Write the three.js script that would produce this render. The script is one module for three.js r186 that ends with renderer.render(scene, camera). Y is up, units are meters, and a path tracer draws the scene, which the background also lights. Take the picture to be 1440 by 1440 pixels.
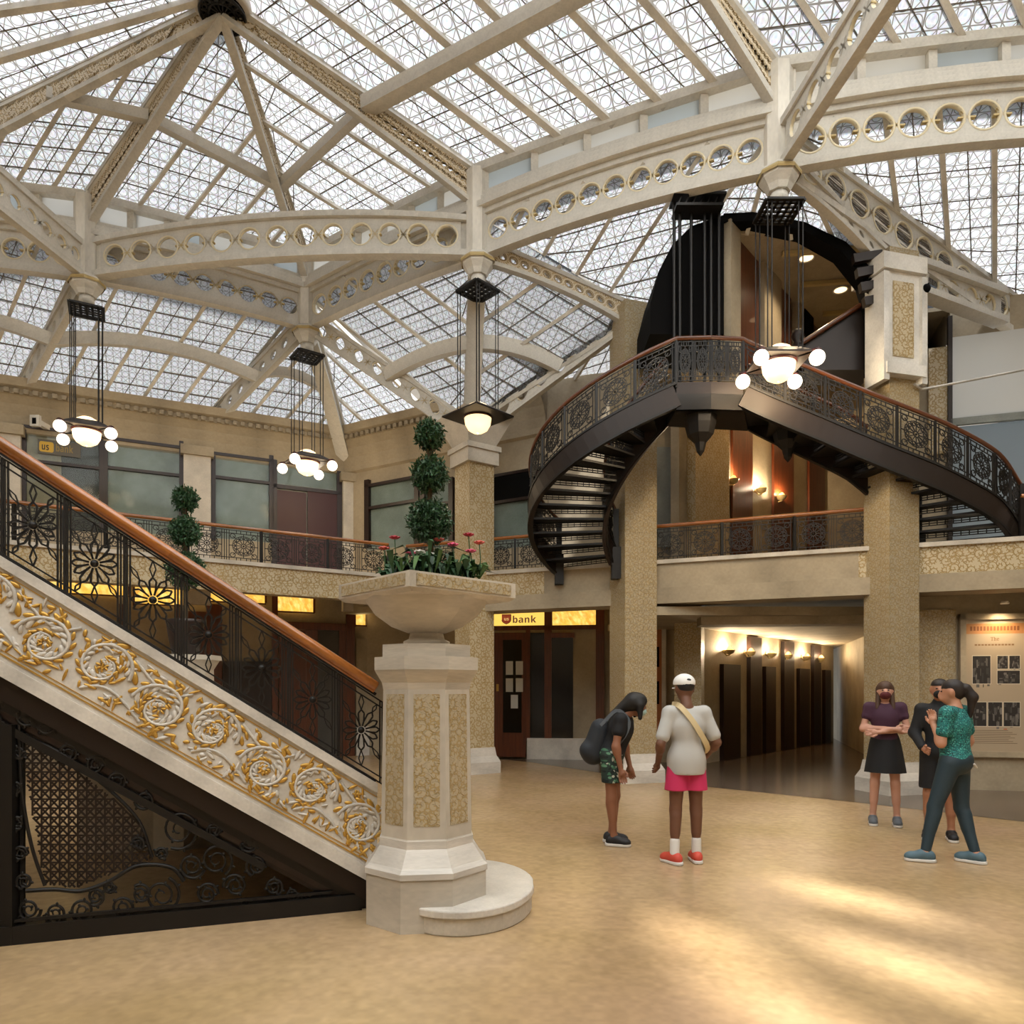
import * as THREE from 'three';
import { mergeGeometries } from 'three/addons/utils/BufferGeometryUtils.js';
import { RectAreaLightUniformsLib } from 'three/addons/lights/RectAreaLightUniformsLib.js';
RectAreaLightUniformsLib.init();

// ---------- camera, sky, sun, exposure ----------
const scene = new THREE.Scene();
const CAM_H = 1.65, F = 1000, CX = 720, CY = 968;
const camera = new THREE.PerspectiveCamera(2 * Math.atan(720 / F) * 180 / Math.PI, 1, 0.05, 200);
camera.position.set(0, CAM_H, 0);
camera.lookAt(0, CAM_H, -10);
camera.setViewOffset(1440, 1440, 0, 720 - CY, 1440, 1440);   // the lens is shifted up, the camera is level
const renderer = new THREE.WebGLRenderer();
renderer.toneMapping = THREE.LinearToneMapping;
renderer.toneMappingExposure = 1.38;
renderer.shadowMap.enabled = true;
scene.background = new THREE.Color().setRGB(0.87, 0.94, 1.0);
scene.backgroundIntensity = 1.35;
const sun = new THREE.DirectionalLight(new THREE.Color().setRGB(1.0, 0.985, 0.95), 9);
sun.name = 'sun';
sun.target.position.set(0, 0, -8);
sun.position.set(0, 0, -8).add(new THREE.Vector3(0.36, 0.9, 0.16).multiplyScalar(30));
sun.castShadow = true; sun.shadow.radius = 5;
Object.assign(sun.shadow.camera, { left: -18, right: 18, top: 18, bottom: -18, near: 1, far: 70 });
sun.shadow.mapSize.set(2048, 2048);
scene.add(sun, sun.target);

// ---------- helpers ----------
const V = (x, y, z) => new THREE.Vector3(x, y, z);
const P = (px, py, d) => V((px - CX) / F * d, CAM_H + (CY - py) / F * d, -d);   // a sight line at a distance
const PH = (px, py, Y) => P(px, py, (Y - CAM_H) * F / (CY - py));                 // a sight line at a height
const PD = (px, Y, d) => V((px - CX) / F * d, Y, -d);
const lerp = (a, b, t) => a + (b - a) * t;
const mixV = (a, b, t) => a.clone().lerp(b, t);
const UPV = V(0, 1, 0);
function rng(seed) { let s = seed >>> 0; return () => { s = (s + 0x6d2b79f5) | 0; let t = Math.imul(s ^ (s >>> 15), 1 | s); t = (t + Math.imul(t ^ (t >>> 7), 61 | t)) ^ t; return ((t ^ (t >>> 14)) >>> 0) / 4294967296; }; }
const used = {};
function numbered(n) { if (used[n] === undefined) { used[n] = 0; return n; } used[n]++; return n + '_' + String(used[n]).padStart(3, '0'); }
function tag(o, label, category, group, kind) { o.userData.label = label; o.userData.category = category; if (group) o.userData.group = group; if (kind) o.userData.kind = kind; return o; }
function thing(name, label, category, pos, group, kind) {
  const o = new THREE.Group(); o.name = numbered(name); scene.add(o);
  if (pos) o.position.copy(pos);
  return tag(o, label, category, group, kind);
}
function mesh(name, geo, mat, parent) {
  const m = new THREE.Mesh(geo, mat); m.name = parent ? name : numbered(name); m.castShadow = m.receiveShadow = true; (parent || scene).add(m); return m;
}
const v0 = V(0, 0, 0), v1 = V(0, 0, 0), v2 = V(0, 0, 0);
class MB {
  constructor() { this.p = []; this.n = []; this.uv = []; this.i = []; }
  vert(p, n, u = 0, v = 0) { this.p.push(p.x, p.y, p.z); this.n.push(n.x, n.y, n.z); this.uv.push(u, v); return this.p.length / 3 - 1; }
  poly(pts, nrm) {                       // flat convex polygon, uv in metres
    const e = v0.copy(pts[1]).sub(pts[0]).clone().normalize();
    const n = nrm || v1.copy(pts[1]).sub(pts[0]).cross(v2.copy(pts[pts.length - 1]).sub(pts[0])).clone().normalize();
    if (nrm && v1.copy(pts[1]).sub(pts[0]).cross(v2.copy(pts[pts.length - 1]).sub(pts[0])).dot(n) < 0) pts = pts.slice().reverse();
    const f = n.clone().cross(e);
    const id = pts.map((p) => { const q = p.clone().sub(pts[0]); return this.vert(p, n, q.dot(e), q.dot(f)); });
    for (let k = 1; k < id.length - 1; k++) this.i.push(id[0], id[k], id[k + 1]);
    return this;
  }
  quad(a, b, c, d) { return this.poly([a, b, c, d]); }
  box8(q) {                              // q: 0-3 bottom ring, 4-7 top ring
    for (const f of [[3, 2, 1, 0], [4, 5, 6, 7], [0, 1, 5, 4], [1, 2, 6, 5], [2, 3, 7, 6], [3, 0, 4, 7]]) this.poly(f.map((k) => q[k]));
    return this;
  }
  box(x0, y0, z0, x1, y1, z1) {
    return this.box8([V(x0, y0, z1), V(x1, y0, z1), V(x1, y0, z0), V(x0, y0, z0), V(x0, y1, z1), V(x1, y1, z1), V(x1, y1, z0), V(x0, y1, z0)]);
  }
  beam(a, b, w, h, up = UPV) {           // box around the line a-b: w across, h along up
    const t = b.clone().sub(a).normalize();
    let s = t.clone().cross(up); if (s.lengthSq() < 1e-8) s = t.clone().cross(V(1, 0, 0.01)); s.normalize();
    const u = s.clone().cross(t).normalize().multiplyScalar(h / 2); s.multiplyScalar(w / 2);
    const c = (p, i, j) => p.clone().addScaledVector(s, i).addScaledVector(u, j);
    return this.box8([c(a, -1, -1), c(b, -1, -1), c(b, 1, -1), c(a, 1, -1), c(a, -1, 1), c(b, -1, 1), c(b, 1, 1), c(a, 1, 1)]);
  }
  wallBox(a, b, y0, y1, t) {             // vertical slab from plan point a to b, thick t behind (to the far side of the camera)
    const d = V(b.x - a.x, 0, b.z - a.z).normalize(), n = V(-d.z, 0, d.x);
    if (n.z > 0) n.negate();
    const q = []; for (const y of [y0, y1]) q.push(V(a.x, y, a.z), V(b.x, y, b.z), V(b.x + n.x * t, y, b.z + n.z * t), V(a.x + n.x * t, y, a.z + n.z * t));
    return this.box8(q);
  }
  sweep(fn, w, h, n = 12, up = UPV) {    // rectangular section along a curve
    let prev = null;
    for (let k = 0; k <= n; k++) {
      const p = fn(k / n), t = fn(Math.min(1, (k + .5) / n)).clone().sub(fn(Math.max(0, (k - .5) / n))).normalize();
      const s = t.clone().cross(up).normalize().multiplyScalar(w / 2), u = s.clone().cross(t).normalize().multiplyScalar(h / 2);
      const r = [p.clone().sub(s).sub(u), p.clone().add(s).sub(u), p.clone().add(s).add(u), p.clone().sub(s).add(u)];
      if (prev) for (let j = 0; j < 4; j++) this.quad(prev[j], prev[(j + 1) % 4], r[(j + 1) % 4], r[j]);
      else this.poly([r[3], r[2], r[1], r[0]]);
      prev = r;
    }
    return this.poly(prev);
  }
  tube(pts, r, seg = 6, closed = false) {
    const n = pts.length, rows = []; let up = V(0.31, 0.9, 0.3).normalize(), len = 0;
    const m = closed ? n + 1 : n;
    for (let k = 0; k < m; k++) {
      const p = pts[k % n], a = pts[closed ? (k - 1 + n) % n : Math.max(0, k - 1)], b = pts[closed ? (k + 1) % n : Math.min(n - 1, k + 1)];
      const t = b.clone().sub(a).normalize(); let s = t.clone().cross(up); if (s.lengthSq() < 1e-4) s = t.clone().cross(V(1, 0, 0)); s.normalize();
      const u = s.clone().cross(t), row = [], rr = typeof r === 'function' ? r(k / (m - 1)) : r;
      if (k) len += p.distanceTo(pts[(k - 1) % n]);
      for (let j = 0; j <= seg; j++) { const g = j / seg * Math.PI * 2, nn = s.clone().multiplyScalar(Math.cos(g)).addScaledVector(u, Math.sin(g)); row.push(this.vert(p.clone().addScaledVector(nn, rr), nn, j / seg * .1, len)); }
      rows.push(row);
    }
    for (let k = 0; k < m - 1; k++) for (let j = 0; j < seg; j++) { const A = rows[k], B = rows[k + 1]; this.i.push(A[j], B[j + 1], A[j + 1], A[j], B[j], B[j + 1]); }
    return this;
  }
  geo(g, m) {
    const q = g.index ? g : g, P_ = q.attributes.position, N = q.attributes.normal, U = q.attributes.uv, base = this.p.length / 3, nm = m ? new THREE.Matrix3().getNormalMatrix(m) : null;
    for (let k = 0; k < P_.count; k++) {
      const a = v0.fromBufferAttribute(P_, k), b = v1.fromBufferAttribute(N, k); if (m) { a.applyMatrix4(m); b.applyMatrix3(nm).normalize(); }
      this.p.push(a.x, a.y, a.z); this.n.push(b.x, b.y, b.z); this.uv.push(U ? U.getX(k) : 0, U ? U.getY(k) : 0);
    }
    const fl = m && m.determinant() < 0 ? [0, 2, 1] : [0, 1, 2], nI = q.index ? q.index.count : P_.count;
    for (let k = 0; k < nI; k += 3) for (const j of fl) this.i.push(base + (q.index ? q.index.getX(k + j) : k + j));
    return this;
  }
  prism(pts, dir) {                      // extrude a planar polygon (convex) along dir
    const q = pts.map((p) => p.clone().add(dir)), n = pts.length;
    this.poly(pts.slice().reverse()); this.poly(q);
    for (let k = 0; k < n; k++) this.quad(pts[k], pts[(k + 1) % n], q[(k + 1) % n], q[k]);
    return this;
  }
  make() {
    const g = new THREE.BufferGeometry();
    g.setAttribute('position', new THREE.Float32BufferAttribute(this.p, 3)); g.setAttribute('normal', new THREE.Float32BufferAttribute(this.n, 3));
    g.setAttribute('uv', new THREE.Float32BufferAttribute(this.uv, 2)); g.setIndex(this.i); return g;
  }
  build(name, mat, parent) { return mesh(name, this.make(), mat, parent); }
}
const xf = (x, y, z, sx = 1, sy = sx, sz = sx, rx = 0, ry = 0, rz = 0) => new THREE.Matrix4().compose(V(x, y, z), new THREE.Quaternion().setFromEuler(new THREE.Euler(rx, ry, rz)), V(sx, sy, sz));
function lathe(profile, seg, mat, name, parent, phase = 0, flat = false) {
  let g = new THREE.LatheGeometry(profile.map(([r, y]) => new THREE.Vector2(r, y)), seg, phase);
  if (flat) { g = g.toNonIndexed(); g.computeVertexNormals(); }
  return mesh(name, g, mat, parent);
}
const line = (a, b) => (t) => mixV(a, b, t);
const arc = (a, b, rise) => (t) => mixV(a, b, t).add(V(0, rise * 4 * t * (1 - t), 0));
const bez = (a, c, b) => (t) => a.clone().multiplyScalar((1 - t) * (1 - t)).addScaledVector(c, 2 * t * (1 - t)).addScaledVector(b, t * t);
const spline = (pts) => { const c = new THREE.CatmullRomCurve3(pts, false, 'centripetal'); return (t) => c.getPoint(Math.min(1, Math.max(0, t))); };
// ---------- procedural textures and materials ----------
const NZ = (() => {                    // tileable value noise
  const r = rng(7), T = 256, g = new Float32Array(T * T); for (let k = 0; k < g.length; k++) g[k] = r();
  return (x, y, period) => { const xi = Math.floor(x), yi = Math.floor(y), fx = x - xi, fy = y - yi, w = (a) => ((a % period) + period) % period, at = (a, b) => g[(w(b) * 7 + 13) % T * T + (w(a) * 3 + 5) % T], s = fx * fx * (3 - 2 * fx), t = fy * fy * (3 - 2 * fy); return lerp(lerp(at(xi, yi), at(xi + 1, yi), s), lerp(at(xi, yi + 1), at(xi + 1, yi + 1), s), t); };
})();
function noiseTex(size, fn, srgb = true) {
  const d = new Uint8Array(size * size * 4);
  for (let y = 0; y < size; y++) for (let x = 0; x < size; x++) { const c = fn(x / size, y / size); for (let k = 0; k < 3; k++) d[(y * size + x) * 4 + k] = Math.max(0, Math.min(255, c[k] * 255)); d[(y * size + x) * 4 + 3] = 255; }
  const t = new THREE.DataTexture(d, size, size); t.wrapS = t.wrapT = THREE.RepeatWrapping; t.magFilter = THREE.LinearFilter; t.minFilter = THREE.LinearMipmapLinearFilter; t.generateMipmaps = true;
  if (srgb) t.colorSpace = THREE.SRGBColorSpace; t.needsUpdate = true; return t;
}
const fbm = (u, v, base, oct) => { let s = 0, a = .5, p = base; for (let k = 0; k < oct; k++) { s += a * NZ(u * p, v * p, p); a *= .5; p *= 2; } return s / (1 - Math.pow(.5, oct)); };
function canvasTex(w, h, draw, srgb = true) {
  const c = document.createElement('canvas'); c.width = w; c.height = h; const x = c.getContext('2d'); draw(x, w, h);
  const t = new THREE.CanvasTexture(c); t.wrapS = t.wrapT = THREE.RepeatWrapping; t.magFilter = THREE.LinearFilter; if (srgb) t.colorSpace = THREE.SRGBColorSpace; return t;
}
const scaled = (t, sx, sy = sx) => { const c = t.clone(); c.repeat.set(sx, sy); c.needsUpdate = true; return c; };
const M = {};
const std = (name, color, rough = .7, extra = {}) => { const m = new THREE.MeshPhysicalMaterial({ color, roughness: rough, side: THREE.DoubleSide, ...extra }); m.name = name; M[name] = m; return m; };
const tMottle = noiseTex(256, (u, v) => { const n = .88 + .2 * (fbm(u, v, 4, 5) - .5) + .06 * (fbm(u, v, 64, 2) - .5); return [n, n * .995, n * .985]; });
const tFloor = noiseTex(1024, (u, v) => {
  const a = fbm(u, v, 6, 5), b = fbm(u + .3, v + .6, 90, 2), c = fbm(u + .1, v + .2, 3, 3);
  const k = .86 + .12 * (a - .5) + .12 * (b - .5) + .08 * (c - .5); return [k, k * (.985 + .04 * (c - .5)), k * (.96 + .1 * (a - .5))];
});
// arabesque of curling stems and leaves in gold on stone, seamless
function arabesque(x, w, h, bg, gold, dark, n, seed) {
  x.fillStyle = bg; x.fillRect(0, 0, w, h);
  const r = rng(seed); x.lineCap = 'round';
  for (let k = 0; k < n; k++) {
    const cx = (k % Math.ceil(Math.sqrt(n)) + .5 + (r() - .5) * .5) / Math.ceil(Math.sqrt(n)) * w, cy = (Math.floor(k / Math.ceil(Math.sqrt(n))) + .5 + (r() - .5) * .5) / Math.ceil(Math.sqrt(n)) * h, R = w / Math.sqrt(n) * .62, dir = k % 2 ? 1 : -1, a0 = r() * 6.28;
    for (const ox of [-w, 0, w]) for (const oy of [-h, 0, h]) {
      if (cx + ox < -R * 1.5 || cx + ox > w + R * 1.5 || cy + oy < -R * 1.5 || cy + oy > h + R * 1.5) continue;
      x.save(); x.translate(cx + ox, cy + oy); x.rotate(a0); x.scale(dir, 1);
      for (const [c, lw, o] of [[dark, .17, .04], [gold, .1, 0]]) {
        x.strokeStyle = x.fillStyle = c; x.lineWidth = R * lw; x.beginPath();
        for (let t = 0; t <= 1.001; t += .04) { const a = t * 8, q = R * (1 - t * .86); const X = Math.cos(a) * q + R * o, Y = Math.sin(a) * q + R * o; t ? x.lineTo(X, Y) : x.moveTo(X, Y); } x.stroke();
        for (let t = 0; t < .8; t += .085) { const a = t * 8, q = R * (1 - t * .86); x.save(); x.translate(Math.cos(a) * q + R * o, Math.sin(a) * q + R * o); x.rotate(a + .5); x.beginPath(); x.ellipse(R * .17, 0, R * .17, R * .065, 0, 0, 7); x.fill(); x.restore(); }
      }
      x.restore();
    }
  }
}
const tGoldRelief = canvasTex(512, 512, (x, w, h) => arabesque(x, w, h, '#c4b494', '#b3935a', '#a8966f', 16, 5));
const tGoldBump = canvasTex(512, 512, (x, w, h) => arabesque(x, w, h, '#303030', '#ffffff', '#101010', 16, 5), false);
const tGoldDense = canvasTex(512, 512, (x, w, h) => arabesque(x, w, h, '#b3a488', '#a68c5a', '#9d8e70', 25, 9));
const tPerf = canvasTex(256, 256, (x, w, h) => { x.fillStyle = '#e2d8c6'; x.fillRect(0, 0, w, h); const r = rng(3); for (let k = 0; k < 260; k++) { x.fillStyle = k % 3 ? '#8b7448' : '#b79a5e'; x.save(); x.translate(r() * w, r() * h); x.rotate(r() * 6); x.beginPath(); x.ellipse(0, 0, 9, 3.4, 0, 0, 7); x.fill(); x.restore(); } });
// leaded ornamental glass: cames in octagons and squares
const tLead = canvasTex(256, 256, (x, w, h) => {
  x.fillStyle = '#ffffff'; x.fillRect(0, 0, w, h); const r = rng(11);
  for (let k = 0; k < 900; k++) { x.fillStyle = `rgba(${200 + r() * 40 | 0},${205 + r() * 40 | 0},${215 + r() * 40 | 0},.35)`; x.fillRect(r() * w, r() * h, 14, 14); }
  x.strokeStyle = '#8c867f'; x.lineWidth = 10; x.strokeRect(0, 0, w, h); x.lineWidth = 6.5;
  const seg = (a, b, c, d) => { x.beginPath(); x.moveTo(a * w, b * h); x.lineTo(c * w, d * h); x.stroke(); };
  for (const t of [1 / 3, 2 / 3]) { seg(t, 0, t, 1); seg(0, t, 1, t); }
  x.lineWidth = 5;
  for (let i = 0; i < 3; i++) for (let j = 0; j < 3; j++) if ((i + j) % 2 === 0) { const a = i / 3, b = j / 3, c = (i + 1) / 3, d = (j + 1) / 3; seg(a, b, c, d); seg(c, b, a, d); } else { const a = (i + .5) / 3, b = (j + .5) / 3; x.beginPath(); x.arc(a * w, b * h, w / 7.5, 0, 7); x.stroke(); }
});
const tPlainLead = canvasTex(256, 256, (x, w, h) => { x.fillStyle = '#fff'; x.fillRect(0, 0, w, h); const r = rng(2); for (let k = 0; k < 1400; k++) { x.fillStyle = `rgba(${150 + r() * 60 | 0},${160 + r() * 60 | 0},${170 + r() * 60 | 0},.30)`; x.fillRect(r() * w, r() * h, 8, 8); } x.strokeStyle = '#605a52'; x.lineWidth = 9; x.strokeRect(0, 0, w, h); x.lineWidth = 5; for (const t of [.25, .5, .75]) { x.beginPath(); x.moveTo(t * w, 0); x.lineTo(t * w, h); x.moveTo(0, t * h); x.lineTo(w, t * h); x.stroke(); } });
const tWood = noiseTex(256, (u, v) => { const n = .8 + .35 * (fbm(u * 1, v * .12, 24, 3) - .5) + .1 * (fbm(u, v, 64, 2) - .5); return [n, n * .97, n * .93]; });
std('cream', '#f1ece2', .55, { map: scaled(tMottle, .7) });
std('creamOrn', '#f3eee4', .55, { map: scaled(tPerf, 1.6), });
std('stone', '#d6cdbf', .5, { map: scaled(tMottle, .9) });
std('white', '#efebe4', .6, { map: scaled(tMottle, .8) });
std('marble', '#e4ded6', .35, { map: scaled(tMottle, 1.1) });
std('goldStone', '#ffffff', .42, { map: scaled(tGoldRelief, 2), bumpMap: scaled(tGoldBump, 2), bumpScale: .008 });
std('goldDense', '#ffffff', .42, { map: scaled(tGoldDense, 2.2), bumpMap: scaled(tGoldBump, 2.2), bumpScale: .008 });
std('gold', '#c79d4c', .36, { metalness: .6 });
std('goldPaint', '#bca673', .5, { metalness: .1 });
std('iron', '#1c1917', .45, { metalness: .35 });
std('ironBrown', '#241a15', .42, { metalness: .3 });
std('rail', '#b5702f', .22, { clearcoat: .6, clearcoatRoughness: .15, map: scaled(tWood, 3, .6) });
std('railDark', '#6b3b20', .3, { clearcoat: .4, map: scaled(tWood, 3, .6) });
std('wood', '#6e3519', .35, { clearcoat: .25, map: scaled(tWood, 2, .8) });
std('darkWood', '#2b1712', .4, { map: scaled(tWood, 2, .8) });
std('floor', '#c7aa84', .24, { map: scaled(tFloor, .21), roughness: .27 });
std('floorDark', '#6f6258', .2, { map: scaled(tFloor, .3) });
std('plaster', '#b5a68d', .75, { map: scaled(tMottle, .5) });
M.corridorWall = M.plaster;
std('black', '#0b0a0a', .9, { specularIntensity: .2 });
std('glazedBrick', '#a39a8e', .6, { map: scaled(tMottle, .5) }); std('darkRed', '#3a0f10', .5);
std('blind', '#a3a8a4', .8, { map: scaled(tMottle, .8) });
const pane = (name, r, g, b, rough, tex = tLead, tr = .95) => { const m = new THREE.MeshPhysicalMaterial({ roughness: rough, transmission: tr, thickness: 0, map: tex, side: THREE.DoubleSide, ior: 1.45 }); m.color.setRGB(r, g, b); m.name = name; M[name] = m; return m; };
pane('leadedGlass', .39, .39, .392, .9); pane('glassPlain', .94, .94, .92, 1, null);
pane('frostWhite', .72, .72, .70, .95, null); pane('frostBlue', .48, .54, .58, .95, null);
pane('glassClear', .98, .96, .92, .35, null, .98);
pane('shopGlass', .86, .9, .9, .06, null, 1);

pane('blindSun', .62, .61, .58, 1, null, .95); pane('frostPale', .46, .51, .55, .95, null, .95); M.shopGlass.specularIntensity = .3;
// ---------- glazed roof: nodes, girders, ribs, bays ----------
const HB = 9.1, HE = 10.6;
const n0 = PH(-200, 365, HB), n1 = PH(122, 392, HB), n2 = PH(432, 462, HB), n3 = PH(672, 362, HB), n4 = PH(1095, 240, HB), n5 = PH(1640, 190, HB);
const up = (p, h) => p.clone().add(V(0, h, 0));
const [e0, e1, e2, e3, e4, e5] = [n0, n1, n2, n3, n4, n5].map((p) => up(p, HE - HB));
const A = P(313, 22, 11), At = up(A, .3);
const planeOf = (a, b, c) => new THREE.Plane().setFromCoplanarPoints(a, b, c);
function onPlane(pl, px, py) { const d = P(px, py, 1).sub(V(0, CAM_H, 0)), o = V(0, CAM_H, 0), t = -(pl.normal.dot(o) + pl.constant) / pl.normal.dot(d); return o.addScaledVector(d, t); }
const UR = planeOf(e3, e4, At);
const q3 = mixV(At, e3, .53), q4 = onPlane(UR, 955, -92);
const rTop = onPlane(UR, 830, -330);
const k1 = P(662, 598, 14.0), k2 = P(902, 442, 12.7), k3 = P(1262, 378, 11.4), k4 = PH(1560, 540, 7.8);
const WL = (px) => { const a = V(-4.04, 7.8, -17.2), b = V(-10.7, 7.8, -14.1), m = (px - CX) / F, dx = b.x - a.x, dd = 14.1 - 17.2, t = (m * 17.2 - a.x) / (dx - m * dd); return mixV(a, b, t); };
const corner = WL(485.1), cR = PH(600, 577, 7.8);
// the web plate of a girder between two curves, with round openings
function webCells(mb, B, T, cells, th, N = 18) {
  const holes = [];
  for (const [t0, t1, frac, vc = .5] of cells) {
    const at = (t, v) => mixV(B(t), T(t), v), tm = (t0 + t1) / 2, c = at(tm, vc), L = B(t0).distanceTo(B(t1)), D = B(tm).distanceTo(T(tm));
    const r = frac * Math.min(L, D) / 2, ru = r / L, rv = r / D, dir = B(t1).clone().sub(B(t0)).normalize(), vv = T(tm).clone().sub(B(tm)).normalize(), n = dir.clone().cross(vv).normalize();
    for (const s of [-1, 1]) {
      const off = n.clone().multiplyScalar(s * th / 2), ring = [];
      for (let k = 0; k < N; k++) {
        const a = (k + .5) / N * 2 * Math.PI, ca = Math.cos(a), sa = Math.sin(a);
        const su = ca > 0 ? .5 / ca : -.5 / ca, sv = sa > 0 ? (1 - vc) / sa : -vc / sa, q = Math.min(su / ru * 1, sv / rv * 1);
        const inU = tm + (ca * ru) * (t1 - t0), inV = vc + sa * rv; let oU = ca * ru * q, oV = sa * rv * q;
        ring.push([at(inU, inV).add(off), at(tm + oU * (t1 - t0), vc + oV).add(off), oU, oV]);
      }
      for (let k = 0; k < N; k++) {
        const a = ring[k], b = ring[(k + 1) % N], side = (o) => Math.abs(o[2]) > .4999 ? (o[2] > 0 ? 1 : 2) : (o[3] > 0 ? 3 : 4);
        const nn = n.clone().multiplyScalar(s), pts = [a[0], a[1]];
        if (side(a) !== side(b)) { const cu = [a[2], b[2]].find((x) => Math.abs(x) > .4999) ?? .5, cv = (a[3] + b[3]) > 0 ? 1 : 0; pts.push(at(tm + cu * (t1 - t0), cv).add(off)); }
        pts.push(b[1], b[0]); mb.poly(pts, nn);
      }
      if (s === 1) for (let k = 0; k < N; k++) { const a = ring[k][0], b = ring[(k + 1) % N][0], o2 = n.clone().multiplyScalar(-th); mb.quad(a, b, b.clone().add(o2), a.clone().add(o2)); }
    }
    holes.push([c, r, n]);
  }
  return holes;
}
const ringGeo = new THREE.TorusGeometry(1, .13, 6, 20);
const spandrel = (() => { const s = new MB(); s.box(-.5, -.09, -.5, .5, .09, .5); const d = new MB(); for (const a of [.62, -.62, 1.57]) d.beam(V(-Math.sin(a) * 1, -Math.cos(a) * 1, 0), V(Math.sin(a) * 1, Math.cos(a) * 1, 0), .2, .5, V(0, 0, 1)); return d.make(); })();
function girder(name, label, B, T, o = {}) {
  const g = thing(name, label, o.category || 'girder', null, o.group, 'structure');
  const { n = 10, w = .26, fl = .1, th = .06, frac = .68, seg = 14, mat = M.cream, rings = true, gold = true, t0 = .04, t1 = .96, rows = 1 } = o;
  new MB().sweep(T, w, fl, seg).build('top_flange', mat, g); new MB().sweep(B, w, fl, seg).build('bottom_flange', mat, g);
  const cells = []; for (let k = 0; k < n; k++) for (let r = 0; r < rows; r++) cells.push([lerp(t0, t1, k / n), lerp(t0, t1, (k + 1) / n), frac]);
  const mb = new MB(); let holes;
  if (rows === 1) holes = webCells(mb, B, T, cells, th, o.N || 18);
  else for (let r = 0; r < rows; r++) holes = webCells(mb, (t) => mixV(B(t), T(t), r / rows), (t) => mixV(B(t), T(t), (r + 1) / rows), cells.filter((c, k) => k % rows === r), th, 8);
  for (const [a, b] of [[0, t0], [t1, 1]]) if (b - a > 1e-3) { mb.quad(B(a), B(b), T(b), T(a)); }
  mb.build('web', o.webMat || mat, g);
  if (rings) holes.forEach(([c, r, nn], k) => {
    const m = mesh('ring', ringGeo, M.ringCream, g); m.position.copy(c); m.scale.set(r * 1.08, r * 1.08, r * 1.6); m.quaternion.setFromUnitVectors(V(0, 0, 1), nn);
    if (gold && k) { const c2 = mixV(c, holes[k - 1][0], .5), s = mesh('gold_spandrel', spandrel, M.goldPaint, g); s.position.copy(c2); s.scale.set(r * .62, r * .62, .12); s.quaternion.setFromUnitVectors(V(0, 0, 1), nn); }
  });
  return g;
}
std('ringCream', '#ddd0b0', .5); std('leadBar', '#6e655a', .6);
// a glazed bay: rafters run from the eave a-b to the head d-c, panes between them
let bayCount = 0;
function bay(label, a, b, c, d, strips, rowH, o = {}) {
  const g = new THREE.Group(); g.name = 'window_' + (++bayCount); scene.add(g); tag(g, label, 'skylight', null, 'structure');
  const E = (u) => mixV(a, b, u), H = (u) => mixV(d, c, u), eu = b.clone().sub(a).normalize(), nn = eu.clone().cross((d.distanceTo(a) > .1 ? d : c).clone().sub(a)).normalize(), ev = nn.clone().cross(eu);
  if (nn.y < 0) nn.negate();
  const raf = o.raf || .06, Lmax = Math.max(E(0).distanceTo(H(0)), E(1).distanceTo(H(1))), bars = new MB(), tile = o.tile || rowH;
  const pt = (u, s) => { const e = E(u), h = H(u), L = e.distanceTo(h); return L < 1e-6 ? e : mixV(e, h, Math.min(1, s / L)); }, Lu = (u) => E(u).distanceTo(H(u));
  const clear = o.clear || [];
  for (let k = 0; k < strips; k++) {
    const u0 = k / strips, u1 = (k + 1) / strips;
    for (let j = 0; j * rowH < Lmax; j++) {
      const s0 = j * rowH, s1 = s0 + rowH; if (s0 >= Lu(u0) - 1e-4 && s0 >= Lu(u1) - 1e-4) break;
      const pts = [pt(u0, s0), pt(u1, s0), pt(u1, s1), pt(u0, s1)], q = pts.filter((p, i) => p.distanceTo(pts[(i + 1) % 4]) > .01);
      if (q.length < 3) continue;
      const mb = new MB(), ids = q.map((p) => { const w = p.clone().sub(a); return mb.vert(p, nn, w.dot(eu) / tile, w.dot(ev) / tile); });
      const flip = q[1].clone().sub(q[0]).cross(q[2].clone().sub(q[0])).dot(nn) < 0;
      for (let i = 1; i < ids.length - 1; i++) flip ? mb.i.push(ids[0], ids[i + 1], ids[i]) : mb.i.push(ids[0], ids[i], ids[i + 1]);
      let mat = o.mat || M.leadedGlass;
      if (clear.some(([i, jj]) => i === k && jj === j)) mat = M.glassClear;
      mb.build('pane', mat, g);
      if (j) bars.beam(pt(u0, s0), pt(u1, s0), .014, .022, nn);
    }
    if (k || o.first !== false) { if (Lu(u0) > .15) new MB().beam(E(u0).addScaledVector(nn, -.03), H(u0).addScaledVector(nn, -.03), raf, raf * 1.3, nn).build('rafter', M.cream, g); }
    const um = (u0 + u1) / 2; if (Lu(um) > .2) bars.beam(E(um), H(um), .012, .02, nn);
  }
  if (bars.i.length) bars.build('glazing_bars', M.leadBar, g);
  return g;
}
bay('leaded skylight slope rising from the clerestory toward the ridge, six wide strips', e3, e4, q4, q3, 6, .62, { raf: .1 });
bay('upper leaded skylight strip between the long purlin and the roof ridge', q3, q4, rTop, At, 6, .62, { raf: .1 });
const q5 = onPlane(planeOf(e4, e5, q4), 1560, -260);
bay('bright skylight slope beyond the post beside the tall lattice rib', e4, e5, q5, q4, 6, .62, { raf: .08 });
bay('skylight triangle between the two plain apex ribs above the clerestory corner', e1, e2, e2, At, 5, .5);
bay('skylight triangle between the corner hip rib and the perforated apex rib', e3, e2, e2, At, 5, .5);
bay('skylight slope below the perforated rib with star leading', e1, e0, up(mixV(e0, At, .0), 0), At, 6, .5);
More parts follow.
